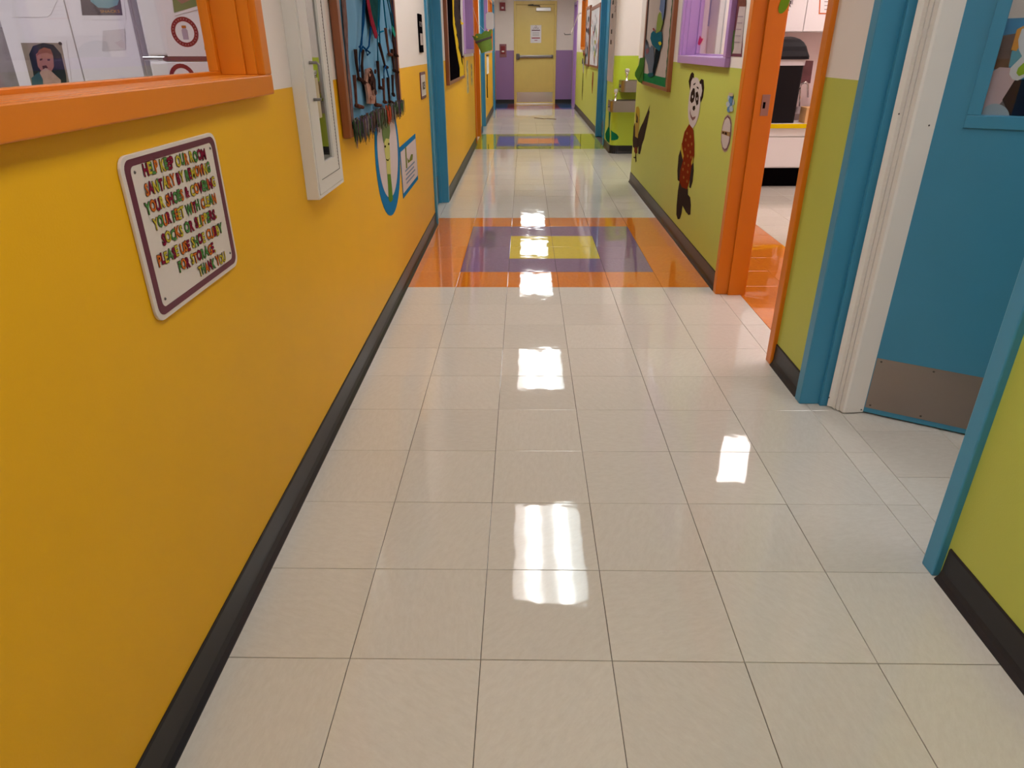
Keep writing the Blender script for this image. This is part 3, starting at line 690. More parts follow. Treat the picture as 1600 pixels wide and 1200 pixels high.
for L_, nm, h in strings:
    if L_[0][1] == 0: L_ = [(L_[0][0]-18, -300)]+L_
    obj('yarn_string', MB().tube(bpath(L_, .012), .0035, 6), flat(nm, h), bb, smooth=True)
def bpl(nm, pts, m, lift, t=.003): mb = MB(); BS.pxpoly(mb, [zp(*q) for q in pts], lift, t); return obj(nm, mb, m, bb)
bpl('green_coat', [(230,-280),(385,-300),(382,0),(378,110),(362,190),(350,262),(330,240),(292,120)], mat('dark_green_fabric', (.012, .05, .05), .7, var=.5, scale=25, spec=0), .010)
bpl('red_sash', [(205,-260),(228,-270),(300,120),(352,300),(345,330),(330,325),(290,190)], mat('dark_red_fabric', (.22, .02, .035), .6, var=.4, scale=30, spec=0), .014)
bpl('rock_pile', [(262,590),(302,578),(322,640),(338,700),(342,790),(330,885),(278,885),(272,800),(255,712)], palebr, .005, .010)
bpl('rock_top', [(285,585),(302,600),(330,680),(335,770),(300,740),(270,700)], brown, .016)
for k in range(14):
    u, v = random.uniform(268, 325), random.uniform(600, 850); a, b = random.uniform(6, 14), random.uniform(14, 34)
    bpl('rock_piece', [(u+a*math.cos(t), v+b*math.sin(t)) for t in [i_*1.047+.3*k for i_ in range(6)]], brown if k % 3 else palebr, .017+.0006*k, .002)
bpl('green_ribbon', [(478,215),(495,235),(512,290),(505,320),(485,270)], mat('emerald_fabric', (.02, .20, .14), .6, var=.3, spec=0), .012)
bpl('rag_edge', [(462,-420),(474,-420),(540,400),(572,870),(560,870),(528,430)], mat('dark_plum_fabric', (.05, .03, .06), .7, var=.4, scale=30, spec=0), .006)
bpl('rag_edge', [(25,-420),(60,-420),(112,200),(118,480),(150,800),(165,1040),(150,1040),(125,760),(100,430)], mat('frayed_brown_fabric', (.17, .10, .09), .7, var=.7, scale=30, spec=0), .004)
# fringe of rags along the lower edge
fr = [mat('fringe_green', (.05, .09, .04), .8, var=.5, scale=50, spec=0), mat('fringe_brown', (.10, .06, .05), .8, var=.5, scale=50, spec=0), mat('fringe_plum', (.09, .06, .10), .8, var=.5, scale=50, spec=0),
      mat('fringe_red', (.35, .06, .03), .8, var=.4, scale=50, spec=0), mat('fringe_grey', (.22, .20, .18), .8, var=.4, scale=50, spec=0)]
mb = MB()
for k in range(620):
    t_ = random.random(); y = 2.84+t_*1.17; ztop = 1.012+random.uniform(-.012, .016); L_ = random.uniform(.035, .085)*(1.05-.25*t_); w_ = random.uniform(.004, .010)
    x_ = XB+.006+random.uniform(0, .024); mi = random.choice([0, 0, 1, 1, 2, 4]) if not (.55 < t_ < .66) else random.choice([3, 3, 0])
    sw = random.uniform(-.012, .012)
    mb.prism([(x_, y-w_, ztop), (x_, y+w_, ztop), (x_, y+w_*.8+sw*.5, ztop-L_*.6), (x_, y+sw, ztop-L_), (x_, y-w_*.8+sw*.5, ztop-L_*.6)], (.0015, 0, 0), mi)
f_ = obj('fringe', mb, fr, bb); f_['kind'] = 'stuff'
# ------------------------------------------------------------------ vegetable oval decal and its card
ov = thing('oval_decal', 'blue ringed oval decal of a smiling green vegetable', 'decal', (XL, 3.7, .46))
bluep = flat('sign_blue', '#2a6f9c'); wp_ = flat('decal_white', '#c4b6b2')
oc = (3.70, .80)
OVo = ell((3.69, .772), .335, .300, 40); OVi = ell((3.69, .800), .275, .235, 40)
obj('ring', LS.poly(MB(), OVo, .0006, .0016), bluep, ov); obj('field', LS.poly(MB(), OVi, .0024, .0008), wp_, ov)
def z2(u, v): return (580+u*.1417, 180+v*.1417)
def opl(nm, pts, m, lift): mb = MB(); LS.pxpoly(mb, [z2(*q) for q in pts], lift, .0006); return obj(nm, mb, m, ov)
opl('stalk', [(168,640),(205,640),(222,800),(232,930),(205,962),(185,930),(178,780)], flat('stalk_green', '#5f7f2f'), .0034)
opl('face', [(135,300),(150,250),(190,262),(196,400),(204,560),(208,650),(165,650),(158,520),(140,400)], mat('face_yellow_green', '#b6b35a', .5, var=.15, scale=12), .0042)
opl('leafy_top', [(105,90),(150,60),(192,90),(198,180),(188,262),(150,255),(128,310),(112,220)], mat('leafy_green', '#56722e', .6, var=.4, scale=40), .005)
for q in ((142, 345), (182, 318)): opl('eye', [(q[0]+9*math.cos(a), q[1]+14*math.sin(a)) for a in [i*.785 for i in range(8)]], flat('ink_dark', '#35321f'), .0052)
opl('mouth', [(152,480),(175,492),(192,470),(178,505),(158,500)], MATS['ink_dark'], .0052)
ca = thing('name_card', 'blue edged white card beside the oval vegetable decal', 'sign', (XL, 4.35, .48))
obj('card', LS.poly(MB(), [(4.035, .486), (4.655, .492), (4.655, .778), (4.035, .770)], .0008, .002), bluep, ca)
obj('field', LS.poly(MB(), [(4.05, .513), (4.642, .519), (4.642, .750), (4.05, .742)], .003, .0006), wp_, ca)
mb = MB()
CSs = Sheet('X', XL+.0038, 1)
def z2p(u, v): return CSs.px(*z2(u, v))
mb.add([], [])
for pts in ([(372,350),(385,350),(398,580),(385,590)], [(398,470),(418,500),(440,430),(460,430),(455,490),(405,530)]): CSs.pxpoly(mb, [z2(*q) for q in pts], 0, .0005, 0)
for k in range(4):
    CSs.poly(mb, rrect(4.16+.02*(k % 2), 4.54-.04*(k % 2), .615-k*.024, .625-k*.024, .003), 0, .0005, 1)
obj('print', mb, [flat('olive_print', '#6d7439'), flat('grey_blue_print', '#7c8796')], ca)
# small room signs before the first blue door
s1 = thing('room_sign', 'narrow black room sign with white lettering on white wall', 'sign', (XL, 5.15, 1.24))
obj('plate', LS.poly(MB(), rrect(5.075, 5.24, 1.245, 1.475, .006), .001, .008), blackf, s1)
mb = MB(); text(mb, Sheet('X', XL+.009, 1), 'ROOM', 5.095, 5.22, 1.40, .032, lift=.0004); Sheet('X', XL+.009, 1).poly(mb, rrect(5.10, 5.215, 1.29, 1.36, .004), .0004, .0006)
obj('lettering', mb, flat('sign_pale', '#b8aaa6'), s1)
s2 = thing('room_sign', 'small cream sign with maroon border beside the blue door', 'sign', (XL, 5.14, .95))
obj('plate', LS.poly(MB(), rrect(5.02, 5.27, .957, 1.125, .012), .001, .006), maroon, s2)
obj('field', LS.poly(MB(), rrect(5.035, 5.255, .975, 1.107, .008), .007, .0008), cream, s2)
mb = MB(); text(mb, Sheet('X', XL+.008, 1), '103', 5.09, 5.21, 1.015, .05, lift=.0004, bold=.02); obj('lettering', mb, flat('ink_brown', '#3c2a24'), s2)
# ------------------------------------------------------------------ black and yellow board
yb = thing('bulletin_board', 'black bulletin board with torn yellow paper edging', 'bulletin board', (XL, 7.6, 1.0))
for q in ((6.72, 6.80, .965, 1.95), (8.44, 8.50, .965, 1.95), (6.80, 8.44, 1.9, 1.95), (6.80, 8.44, .965, .995)): obj('frame', MB().box(XL, -.675, *q), wood, yb, bevel=.003)
obj('backing', MB().box(XL+.002, -.686, 6.80, 8.44, .995, 1.9), blackf, yb)
YS = Sheet('X', -.686, 1)
def z3(u, v): return (680+u*.125, v*.125)
def ypl(nm, pts, m, lift, t=.003): mb = MB(); YS.pxpoly(mb, [z3(*q) for q in pts], lift, t); return obj(nm, mb, m, yb)
yp = flat('yellow_paper', '#c7a22c')
ypl('yellow_edging', [(192,-520),(222,-520),(226,180),(240,250),(238,300),(262,400),(258,440),(284,520),(282,600),(312,700),(322,780),(352,860),(350,960),(335,985),(302,1000),(300,850),(282,760),(262,640),(240,480),(215,300)], yp, .004)
ypl('dark_print', [(222,-520),(300,-520),(288,120),(305,220),(322,360),(326,560),(320,690),(303,650),(285,560),(264,430),(228,200)], mat('dark_print_paper', '#352c2c', .6, var=.9, scale=30, spec=0), .006)
ypl('white_edging', [(300,-520),(326,-520),(330,180),(342,300),(340,420),(352,560),(350,690),(332,700),(326,520),(318,300),(304,160)], flat('torn_white_paper', '#b0a2a4'), .008)
ypl('yellow_star', [(300,240),(312,275),(345,290),(318,310),(304,300)], yp, .012)
ypl('yellow_edging', [(330,720),(345,740),(360,900),(352,930),(342,860)], yp, .006)
# strips of figures beside the board, paper towards the far doors
LS2 = LS
n1_ = thing('figure_strip', 'pale paper strip of drawn figures below the purple window', 'poster', (XL, 9.3, .75))
obj('sheet', LS.poly(MB(), [(9.08, .76), (9.42, .76), (9.42, 1.13), (9.08, 1.13)], .0008, .001), flat('yellowed_paper', '#cdb878'), n1_)
for k in range(5): obj('figure', LS.poly(MB(), ell((9.25, 1.09-k*.072), .10, .028, 12, .3*(-1)**k), .0022, .0006), flat('grey_figure', '#8e8574'), n1_)
n2_ = thing('figure_strip', 'shorter faint strip of figures nearer the orange door', 'poster', (XL, 10.0, .8))
obj('sheet', LS.poly(MB(), [(9.86, .82), (10.12, .82), (10.12, 1.08), (9.86, 1.08)], .0008, .001), MATS['yellowed_paper'], n2_)
for k in range(3): obj('figure', LS.poly(MB(), ell((9.99, 1.04-k*.08), .08, .028, 12, -.3*(-1)**k), .0022, .0006), MATS['grey_figure'], n2_)
n3_ = thing('wall_clipboard', 'white page hanging from a dark clip on far yellow wall', 'clipboard', (XL, 14.3, .76))
obj('page', LS.poly(MB(), [(13.95, .82), (14.75, .82), (14.75, 1.12), (13.95, 1.12)], .004, .003), paper, n3_)
obj('clip', MB().box(XL, XL+.02, 13.98, 14.7, 1.12, 1.15), darkmetal, n3_, bevel=.003)
obj('cord', MB().tube([(XL+.006, 14.0, .82), (XL+.008, 13.9, .6), (XL+.008, 13.95, .42)], .012, 6), brown, n3_)
hs_ = Sheet('Y', 14.0, -1)
hc = thing('hanging_card', 'pale rounded card jutting from far left wall', 'sign', (-.62, 14.0, 1.56))
obj('card', hs_.poly(MB(), rrect(-.70, -.555, 1.56, 1.84, .045), 0, .006), flat('pale_card', '#d5cbc5'), hc)
obj('bracket', MB().tube([(XL, 14.0, 1.82), (-.63, 14.0, 1.85), (-.63, 14.0, 1.83)], .004, 6), darkmetal, hc)
# ------------------------------------------------------------------ hanging green bucket
YB = 10.2
def bp(x, y): u, v = onY(x, y, YB); return Vector((u, YB, v))
top = bp(753, 53); bot = bp(761, 80.5); ax = (bot-top); hgt = ax.length; ax.normalize()
bk = thing('hanging_bucket', 'lime green felt bucket hanging on a white string', 'bucket', tuple(bot))
z_ = -ax; x_ = Vector((0, 1, 0)).cross(z_).normalized(); y_ = z_.cross(x_); M_ = Matrix((x_, y_, z_)).transposed()
felt = mat('lime_felt', (.20, .34, .045), .8, var=.12, scale=20, bump=.3, bscale=60)
obj('pail', MB().lathe(bot, [(0, 0), (.075, 0), (.08, .01), (.118, hgt), (.110, hgt), (.075, .02), (0, .02)], 28, M=M_), felt, bk, smooth=True)
rim = []; 
for q in range(48):
    a = 2*math.pi*q/48; rim.append((a, .125+.018*abs(math.sin(4*a))))
mb = MB(); k = len(rim)
vs = [M_ @ Vector((.117*math.cos(a), .117*math.sin(a), hgt*.80))+bot for a, _ in rim]+[M_ @ Vector((r*1.04*math.cos(a), r*1.04*math.sin(a), hgt*(.98+.10*abs(math.sin(4*a)))))+bot for a, r in rim]
mb.add(vs, [(i, (i+1) % k, k+(i+1) % k, k+i) for i in range(k)]); obj('scalloped_rim', mb, mat('green_felt', (.16, .29, .04), .8, var=.2, scale=20), bk)
mb = MB().lathe(bot, [(.110, hgt*.60), (.112, hgt*.60), (.118, hgt*.72), (.116, hgt*.72)], 28, M=M_); obj('band', mb, flat('grey_ribbon', '#6d6560'), bk, smooth=True)
for a in (.3, 2.4, 4.2):
    c_ = M_ @ Vector((.138*math.cos(a), .138*math.sin(a), hgt*.93))+bot
    obj('felt_star', MB().prism([c_+Vector((.022*(1 if i % 2 else .45)*math.cos(i*math.pi/5), 0, .022*(1 if i % 2 else .45)*math.sin(i*math.pi/5))) for i in range(10)], (0, .004, 0)), flat('felt_yellow', '#c8b82e'), bk)
hook = Vector((XL+.002, 10.42, 1.86)); h1 = M_ @ Vector((-.09, 0, hgt))+bot; h2 = M_ @ Vector((.06, 0, hgt))+bot; h3 = bp(746.5, 37)
obj('string', MB().tube([h1, h3, h2], .003, 6).tube([h3, bp(738, 8), hook], .003, 6), flat('white_string', '#cfc4c0'), bk)
# ------------------------------------------------------------------ RIGHT WALL: panda, oval badge, bird, posters, leaf board
RS = Sheet('X', XR, -1)
pd = thing('panda_decal', 'panda in red shirt painted on the green wall', 'decal', (XR, 4.83, .2))
def z4(u, v): return (1045+u*.2083, 100+v*.2083)
def rpl(par, nm, pts, m, lift, f=z4, sh=RS): mb = MB(); sh.pxpoly(mb, [f(*q) for q in pts], lift, .0006); return obj(nm, mb, m, par)
pblk = flat('panda_black', '#33261f'); pchar = mat('panda_charcoal', '#3a302b', .6, var=.12, spec=0); pwht = flat('panda_white', '#c3b4ae'); pred = flat('panda_red', '#7a3018'); pyel = flat('panda_yellow', '#b59a3c')
rpl(pd, 'ear', [(160,200),(150,130),(165,75),(178,60),(190,75),(188,130),(172,200),(160,232)], pblk, .0006)
rpl(pd, 'ear', [(232,130),(245,112),(262,120),(266,180),(258,250),(240,290),(232,230)], pblk, .0006)
rpl(pd, 'inner_ear', [(165,180),(170,130),(185,100),(190,140),(175,205)], pwht, .0013)
rpl(pd, 'inner_ear', [(232,150),(245,150),(252,200),(243,250),(234,220)], pwht, .0013)
rpl(pd, 'head', [(188,110),(205,98),(225,110),(236,150),(240,230),(236,320),(226,390),(205,450),(180,482),(160,455),(148,400),(146,330),(155,240),(168,160)], pwht, .002)
rpl(pd, 'eye_patch', [(170,215),(186,180),(198,185),(200,240),(190,280),(175,295),(163,275)], pblk, .0028)
rpl(pd, 'eye_patch', [(206,215),(220,205),(228,240),(224,300),(212,312),(203,270)], pblk, .0028)
rpl(pd, 'eye', [(178,240),(186,232),(188,250),(180,258)], pwht, .0036); rpl(pd, 'eye', [(212,255),(219,250),(220,268),(213,274)], pwht, .0036)
rpl(pd, 'brow', [(188,150),(205,140),(203,150),(190,162)], pblk, .0028); rpl(pd, 'brow', [(212,168),(226,175),(228,190),(214,180)], pblk, .0028)
rpl(pd, 'nose', [(184,318),(200,312),(202,335),(192,352),(182,340)], pblk, .0028)
rpl(pd, 'mouth', [(164,340),(168,375),(180,400),(205,392),(200,410),(182,425),(168,400),(162,370)], flat('mouth_pink', '#7d5a55'), .0028)
rpl(pd, 'shirt', [(155,450),(178,478),(188,500),(194,600),(193,690),(170,780),(158,870),(140,940),(100,925),(82,880),(88,800),(110,720),(100,600),(120,510)], pred, .0020)
for q in ((140,520),(165,545),(130,570),(175,600),(150,610),(125,640),(165,660),(145,690),(170,700),(120,745),(150,760),(110,790),(145,810),(115,850),(140,880)):
    rpl(pd, 'shirt_dot', [(q[0]+6*math.cos(a), q[1]+13*math.sin(a)) for a in [i*1.047 for i in range(6)]], flat('dot_tan', '#8f5a2c'), .0028)
rpl(pd, 'sleeve_cuff', [(100,590),(92,640),(108,715),(116,690),(104,630)], pyel, .0029)
rpl(pd, 'sleeve_cuff', [(186,690),(172,735),(172,760),(186,735)], pyel, .0029)
rpl(pd, 'arm', [(92,635),(75,690),(66,800),(68,870),(82,882),(92,800),(108,720),(100,680)], pchar, .0014)
rpl(pd, 'arm', [(186,740),(188,800),(180,880),(165,932),(155,925),(160,850),(172,765)], pchar, .0014)
rpl(pd, 'leg', [(82,880),(70,950),(60,1060),(58,1130),(68,1165),(84,1162),(96,1120),(104,1060),(112,1075),(130,1110),(150,1133),(163,1128),(167,1060),(162,1000),(145,980),(145,935),(100,925)], pchar, .0012)
def z5(u, v): return (1110+u*.1, 130+v*.1)
ob = thing('oval_badge', 'white oval badge under a small blue flower by orange frame', 'sign', (XR, 4.02, .75))
oo = [(280,480),(320,520),(338,620),(330,800),(305,950),(265,1060),(225,1082),(190,1040),(168,920),(170,780),(195,640),(230,530)]
cx_ = (255, 780)
def inset(P, c, k): return [(c[0]+(p[0]-c[0])*k, c[1]+(p[1]-c[1])*k) for p in P]
rpl(ob, 'plate', oo, flat('badge_pale', '#b09a8c'), .001, z5); rpl(ob, 'border', inset(oo, cx_, .92), maroon, .0018, z5); rpl(ob, 'field', inset(oo, cx_, .82), pwht, .0026, z5)
rpl(ob, 'name_band', [(190,740),(320,765),(312,835),(186,790)], flat('badge_tan', '#96764f'), .0034, z5)
rpl(ob, 'band_mark', [(200,755),(225,760),(222,790),(200,785)], MATS['ink_brown'], .004, z5); rpl(ob, 'band_mark', [(235,762),(272,770),(268,812),(234,796)], MATS['ink_brown'], .004, z5)
for i, c in enumerate(((300,230), (335,215), (355,300), (320,330), (285,330), (300,410), (340,400), (330,270))):
    rpl(ob, 'petal', [(c[0]+30*math.cos(a), c[1]+48*math.sin(a)) for a in [i_*.785 for i_ in range(8)]], flat('petal_blue', '#5d7fa3') if i % 2 else flat('petal_pale', '#a7aeb4'), .0012+.0006*i, z5)
rpl(ob, 'flower_tip', [(305,150),(345,150),(375,165),(370,205),(310,200)], flat('tip_cream', '#bfa98a'), .006, z5)
bd = thing('bird_decal', 'dark bird with raised wing painted on the green wall', 'decal', (XR, 6.95, .25))
def z6(u, v): return (980+u*.1082, 150+v*.1083)
bdk = mat('bird_brown', '#3f322c', .6, var=.15, spec=0)
rpl(bd, 'wing', [(330,125),(300,210),(240,360),(195,450),(170,520),(150,600),(165,700),(160,830),(185,840),(200,780),(215,700),(245,620),(270,500),(290,410),(310,300),(325,230),(318,200)], bdk, .001, z6)
rpl(bd, 'wing', [(112,385),(95,440),(82,640),(85,740),(130,740),(120,600),(118,480)], bdk, .001, z6)
rpl(bd, 'body', [(85,590),(120,580),(165,610),(175,700),(150,760),(105,760),(85,700)], bdk, .0016, z6)
rpl(bd, 'neck', [(118,400),(150,350),(182,330),(170,470),(158,610),(120,585)], flat('bird_tan', '#a88a42'), .0024, z6)
rpl(bd, 'head', [(135,160),(165,150),(182,190),(182,300),(165,390),(130,390),(122,310),(128,220)], flat('bird_gold', '#a98b36'), .003, z6)
rpl(bd, 'beak', [(135,240),(160,310),(158,390),(128,380),(140,330)], bdk, .0036, z6)
rpl(bd, 'tail', [(110,740),(150,740),(150,820),(125,840),(105,800)], flat('bird_rust', '#6b3a2a'), .0026, z6)
rpl(bd, 'leg', [(122,830),(132,830),(138,940),(125,960),(120,900),(92,890),(95,880),(118,880)], bdk, .0026, z6)
# narrow poster by the orange frame
def z7(u, v): return (1050+u*.1, v*.1)
po = thing('narrow_poster', 'tall thin poster with maroon edge between purple window and orange frame', 'poster', (XR, 4.0, 1.23))
rpl(po, 'border', [(1050,-380),(1178,-380),(1092,888),(925,880)], flat('poster_maroon', '#6d3f4a'), .001, z7)
rpl(po, 'page', [(1060,100),(1160,105),(1082,840),(945,835)], mat('poster_print', '#b5a3a0', .5, var=.18, scale=18, spec=0), .002, z7)
rpl(po, 'leaf_art', [(965,480),(992,470),(975,760),(945,850),(935,840)], mat('poster_green', '#55683f', .6, var=.4, scale=30, spec=0), .003, z7)
rpl(po, 'photo', [(1055,-360),(1170,-360),(1165,100),(1048,100)], mat('poster_brown', '#70453a', .6, var=.5, scale=30, spec=0), .003, z7)
for k in range(5): rpl(po, 'text_line', [(1040-k*14,250+k*100),(1120-k*14,252+k*100),(1118-k*14,268+k*100),(1038-k*14,266+k*100)], flat('pale_mauve_print', '#97848c'), .003, z7)
# leafy bulletin board
gb = thing('bulletin_board', 'white bulletin board with green edging and cut-out creatures', 'bulletin board', (XR, 6.3, .96))
for q in ((5.665, 5.735, .962, 1.95), (6.90, 6.96, .962, 1.95), (5.735, 6.90, 1.9, 1.95), (5.735, 6.90, .962, .99)): obj('frame', MB().box(XR, 1.082, *q), wood, gb, bevel=.003)
obj('backing', MB().box(XR-.001, 1.092, 5.735, 6.90, .99, 1.9), flat('board_white', '#bfb0a9'), gb)
GS = Sheet('X', 1.092, -1)
gp = mat('green_border_paper', (.03, .20, .07), .6, var=.2, scale=20, spec=0)
mb = MB(); GS.poly(mb, [(5.735, .99), (6.90, .99), (6.90, 1.055), (5.735, 1.055)], .001, .002); obj('border', mb, gp, gb)
mb = MB(); n_ = 26
uv = [(5.735, 1.0), (5.735, 1.9)]+[(5.79+(.012 if i % 2 else -.006), 1.9-i*.9/n_) for i in range(n_+1)]
GS.poly(mb, uv, .003, .002); obj('border', mb, mat('green_border_shade', (.06, .13, .07), .6, var=.3, scale=20, spec=0), gb)
mb = MB(); GS.poly(mb, [(6.87, 1.0), (6.90, 1.0), (6.90, 1.9), (6.87, 1.9)], .003, .002); obj('border', mb, black, gb)
def z8(u, v): return (990+u*.1333, v*.1333)
GS2 = Sheet('X', 1.088, -1)
for nm, m, pts, lf_ in (('creature', flat('creature_grey', '#6a707c'), [(150,470),(162,465),(180,540),(200,560),(215,530),(235,545),(250,640),(240,760),(225,850),(185,860),(170,760),(135,650),(135,600)], .004),
    ('creature', flat('creature_teal', '#2b6171'), [(215,390),(240,360),(262,380),(300,380),(340,370),(345,480),(335,560),(310,600),(262,560),(225,520),(205,450)], .007),
    ('creature', flat('creature_lime', '#8a9a4e'), [(300,180),(320,140),(345,160),(360,260),(330,360),(278,390),(285,280)], .010),
    ('creature', flat('creature_blue', '#7483a8'), [(330,40),(352,-330),(410,-330),(385,60),(370,200),(352,240),(345,150),(320,110)], .012),
    ('dark_paper', flat('creature_dark', '#24292c'), [(262,570),(315,600),(300,680),(275,780),(245,880),(225,900),(235,800),(255,700)], .005),  # dark cut-out below the teal creature
    ('creature', flat('creature_dkteal', '#2f5960'), [(175,860),(235,850),(240,890),(205,905),(178,895)], .006),
    ('star', flat('felt_yellow', '#c8b82e'), [(305,495),(330,485),(345,510),(330,535),(312,520)], .011),
    ('creature_face', flat('creature_pink', '#8c5d63'), [(150,580),(185,560),(190,610),(160,640)], .007),
    ('ear', flat('creature_edge', '#3b3d45'), [(148,480),(160,463),(172,490),(160,540)], .006),
    ('feather', flat('feather_red', '#8b3d3a'), [(235,335),(250,325),(265,350),(250,365)], .010)):
    rpl(gb, nm, pts, m, lf_, z8, GS2)
lf_o = thing('paper_leaf', 'large green paper leaf jutting past the wall corner', 'decoration', (1.07, 6.9, 1.0))
lp = [(75,680),(150,670),(178,700),(172,800),(150,870),(100,980),(60,960),(15,890),(15,850),(60,760)]
mb = MB(); Sheet('Y', 6.88, -1).pxpoly(mb, [z8(*q) for q in lp], 0, .003)
obj('leaf_blade', mb, mat('leaf_paper_green', (.10, .26, .05), .6, var=.25, scale=14, spec=0), lf_o)
P0, P1 = [Sheet('Y', 6.88, -1).p(*Sheet('Y', 6.88, -1).px(*z8(*q)), .0035) for q in ((150, 690), (60, 950))]
obj('midrib', MB().tube([P0, P1], .003, 6), flat('midrib_green', '#4d7a30'), lf_o)
# ------------------------------------------------------------------ drinking fountains
def fountain(name, lab, x0, x1, y0, z0, z1):
    t = thing(name, lab, 'drinking fountain', ((x0+x1)/2, 9.5, z0)); r = .05
    def outl(i): 
        R = r-i*.3
        return [(x0+i+R-R*math.cos(a), y0+i+R-R*math.sin(a)) for a in [math.pi/2*k/6 for k in range(7)]]+[(x1-i-R+R*math.sin(a), y0+i+R-R*math.cos(a)) for a in [math.pi/2*k/6 for k in range(7)]]+[(x1-i, 9.498-i), (x0+i, 9.498-i)]
    obj('basin', MB().ring([(x, y, z0) for x, y in outl(0)], [(x, y, z0) for x, y in outl(.035)], (0, 0, z1-z0)).prism([(x, y, z0) for x, y in outl(.034)], (0, 0, (z1-z0)*.6)), steel, t)
    cx, cyy = x0+.07, y0+.10
    obj('bubbler', MB().lathe((cx, cyy, z1-.03), [(.022, 0), (.022, .035), (.014, .04), (.012, .09), (.020, .10), (.020, .125), (0, .13)], 14), chrome, t, smooth=True)
    obj('mouth_guard', MB().lathe((cx, cyy, z1+.085), [(.010, 0), (.026, .01), (.028, .04), (.018, .05), (0, .05)], 14), flat('white_rubber', '#c6bdb2'), t, smooth=True)
    obj('push_button', MB().lathe((0, 0, 0), [(0, .016), (.016, .016), (.02, 0)], 14, M=Matrix.Rotation(-math.pi/2, 3, 'Y')), darkmetal, t)
    b = bpy.data.objects[t.children[-1].name]; b.data.transform(Matrix.Translation((x0, y0+.12, (z0+z1)/2)))
    return t
fountain('drinking_fountain', 'lower steel drinking fountain on the lime pier', 1.075, 1.50, 9.20, .535, .665)
fountain('drinking_fountain', 'higher steel drinking fountain on the lime pier', 1.20, 1.62, 9.20, .765, .895)
def z9(u, v): return (930+u*.15, 70+v*.15)
PS = Sheet('Y', 9.498, -1); PX = Sheet('X', XR2, -1)
fd = thing('frog_leg_decal', 'dark green foot shaped decal on the lime pier', 'decal', (XR2, 9.6, .13))
mb = MB(); gdk = mat('deep_green_print', (.01, .14, .06), .6, var=.2, spec=0)
PS.pxpoly(mb, [z9(*q) for q in [(165,888),(185,905),(225,930),(245,960),(235,985),(200,995),(165,995)]], .002, .001)
obj('foot', mb, gdk, fd)
mb = MB(); PX.poly(mb, [(9.60, .20), (9.68, .30), (9.75, .33), (10.0, .24), (10.15, .18), (10.1, .13), (9.9, .11), (9.62, .12)], .002, .001); obj('foot', mb, gdk, fd)
mb = MB(); PX.poly(mb, [(9.64, .50), (9.88, .50), (9.84, .40), (9.80, .30), (9.70, .30), (9.68, .40)], .002, .001); obj('leg', mb, mat('teal_grey_print', (.05, .16, .13), .6, var=.2, spec=0), fd)
wp2 = thing('wall_panel', 'tall pale panel on the pier side facing the corridor', 'panel', (XR2, 9.95, .72))
obj('board', MB().box(XR2-.012, XR2, 9.62, 10.22, .86, 2.05), flat('pale_panel_paint', '#b9aca6'), wp2, bevel=.002)
mb = MB()
for k, z in enumerate((1.75, 1.6, 1.42, 1.30)): mb.box(XR2-.026, XR2-.012, 9.9, 9.93, z, z+.05)
obj('handle', mb, darkmetal, wp2, bevel=.003)
sgv = thing('lettering_sign', 'brown letters in a column high on the pale pier panel', 'sign', (XR2-.013, 9.67, 1.65))
for k, s_ in enumerate('OYS'):
    mb = MB(); text(mb, Sheet('X', XR2-.0125, -1), s_, 9.70+.004*k, 9.645, 1.83-k*.085, .065, lift=.001, bold=.02); obj('letter', mb, MATS['ink_brown'], sgv)
# ------------------------------------------------------------------ far right wall boards
R3 = Sheet('X', XR3, -1)
def splats(par, sh, u0, u1, v0, v1, n, cols_):
    for k in range(n):
        u = random.uniform(u0, u1); v = random.uniform(v0, v1); a = random.uniform(.03, .09)
        mb = MB(); sh.poly(mb, ell((u, v), a, a*random.uniform(.3, .6), 8, random.uniform(0, 3)), .003+.0004*k, .0004); obj('painted_mark', mb, cols_[k % len(cols_)], par)
art = [flat('art_red', '#a3353a'), flat('art_yellow', '#c9b24c'), flat('art_teal', '#5f9a98'), flat('art_pink', '#b98a98'), flat('art_black', '#3a3638'), flat('art_green', '#7f9a5a'), flat('art_violet', '#8b7fa6')]
def farboard(lab, y0, y1, z0, z1, n, bg, cols_):
    t = thing('bulletin_board', lab, 'bulletin board', (XR3, (y0+y1)/2, z0)); f = .05
    for q in ((y0, y0+f, z0, z1), (y1-f, y1, z0, z1), (y0+f, y1-f, z1-f, z1), (y0+f, y1-f, z0, z0+f*.6)): obj('frame', MB().box(XR3-.03, XR3, *q), wood, t, bevel=.003)
    obj('backing', MB().box(XR3-.02, XR3-.001, y0+f, y1-f, z0+f*.6, z1-f), bg, t)
    splats(t, Sheet('X', XR3-.02, -1), y0+.15, y1-.15, z0+.1, z1-.15, n, cols_); return t
farboard('far bulletin board of white paper with small bright splashes', 11.75, 13.35, .965, 1.87, 26, flat('bright_white_paper', '#cfcacb'), art)
t = farboard('farthest bulletin board crowded with black and red scribbles', 13.50, 14.38, .955, 1.92, 26, flat('dull_white_paper', '#a8a0a0'), [art[4], art[4], art[0], art[2], art[4], art[3]])
for k, (u, v, c) in enumerate(((14.3, 1.15, art[0]), (14.25, 1.08, art[4]), (14.2, .99, art[1]), (14.32, 1.03, art[4]), (14.1, .95, art[6]))):
    mb = MB(); Sheet('X', XR3-.03, -1).poly(mb, ell((u, v), .16, .05, 7, k), .02+.004*k, .004); obj('paper_flower', mb, c, t)
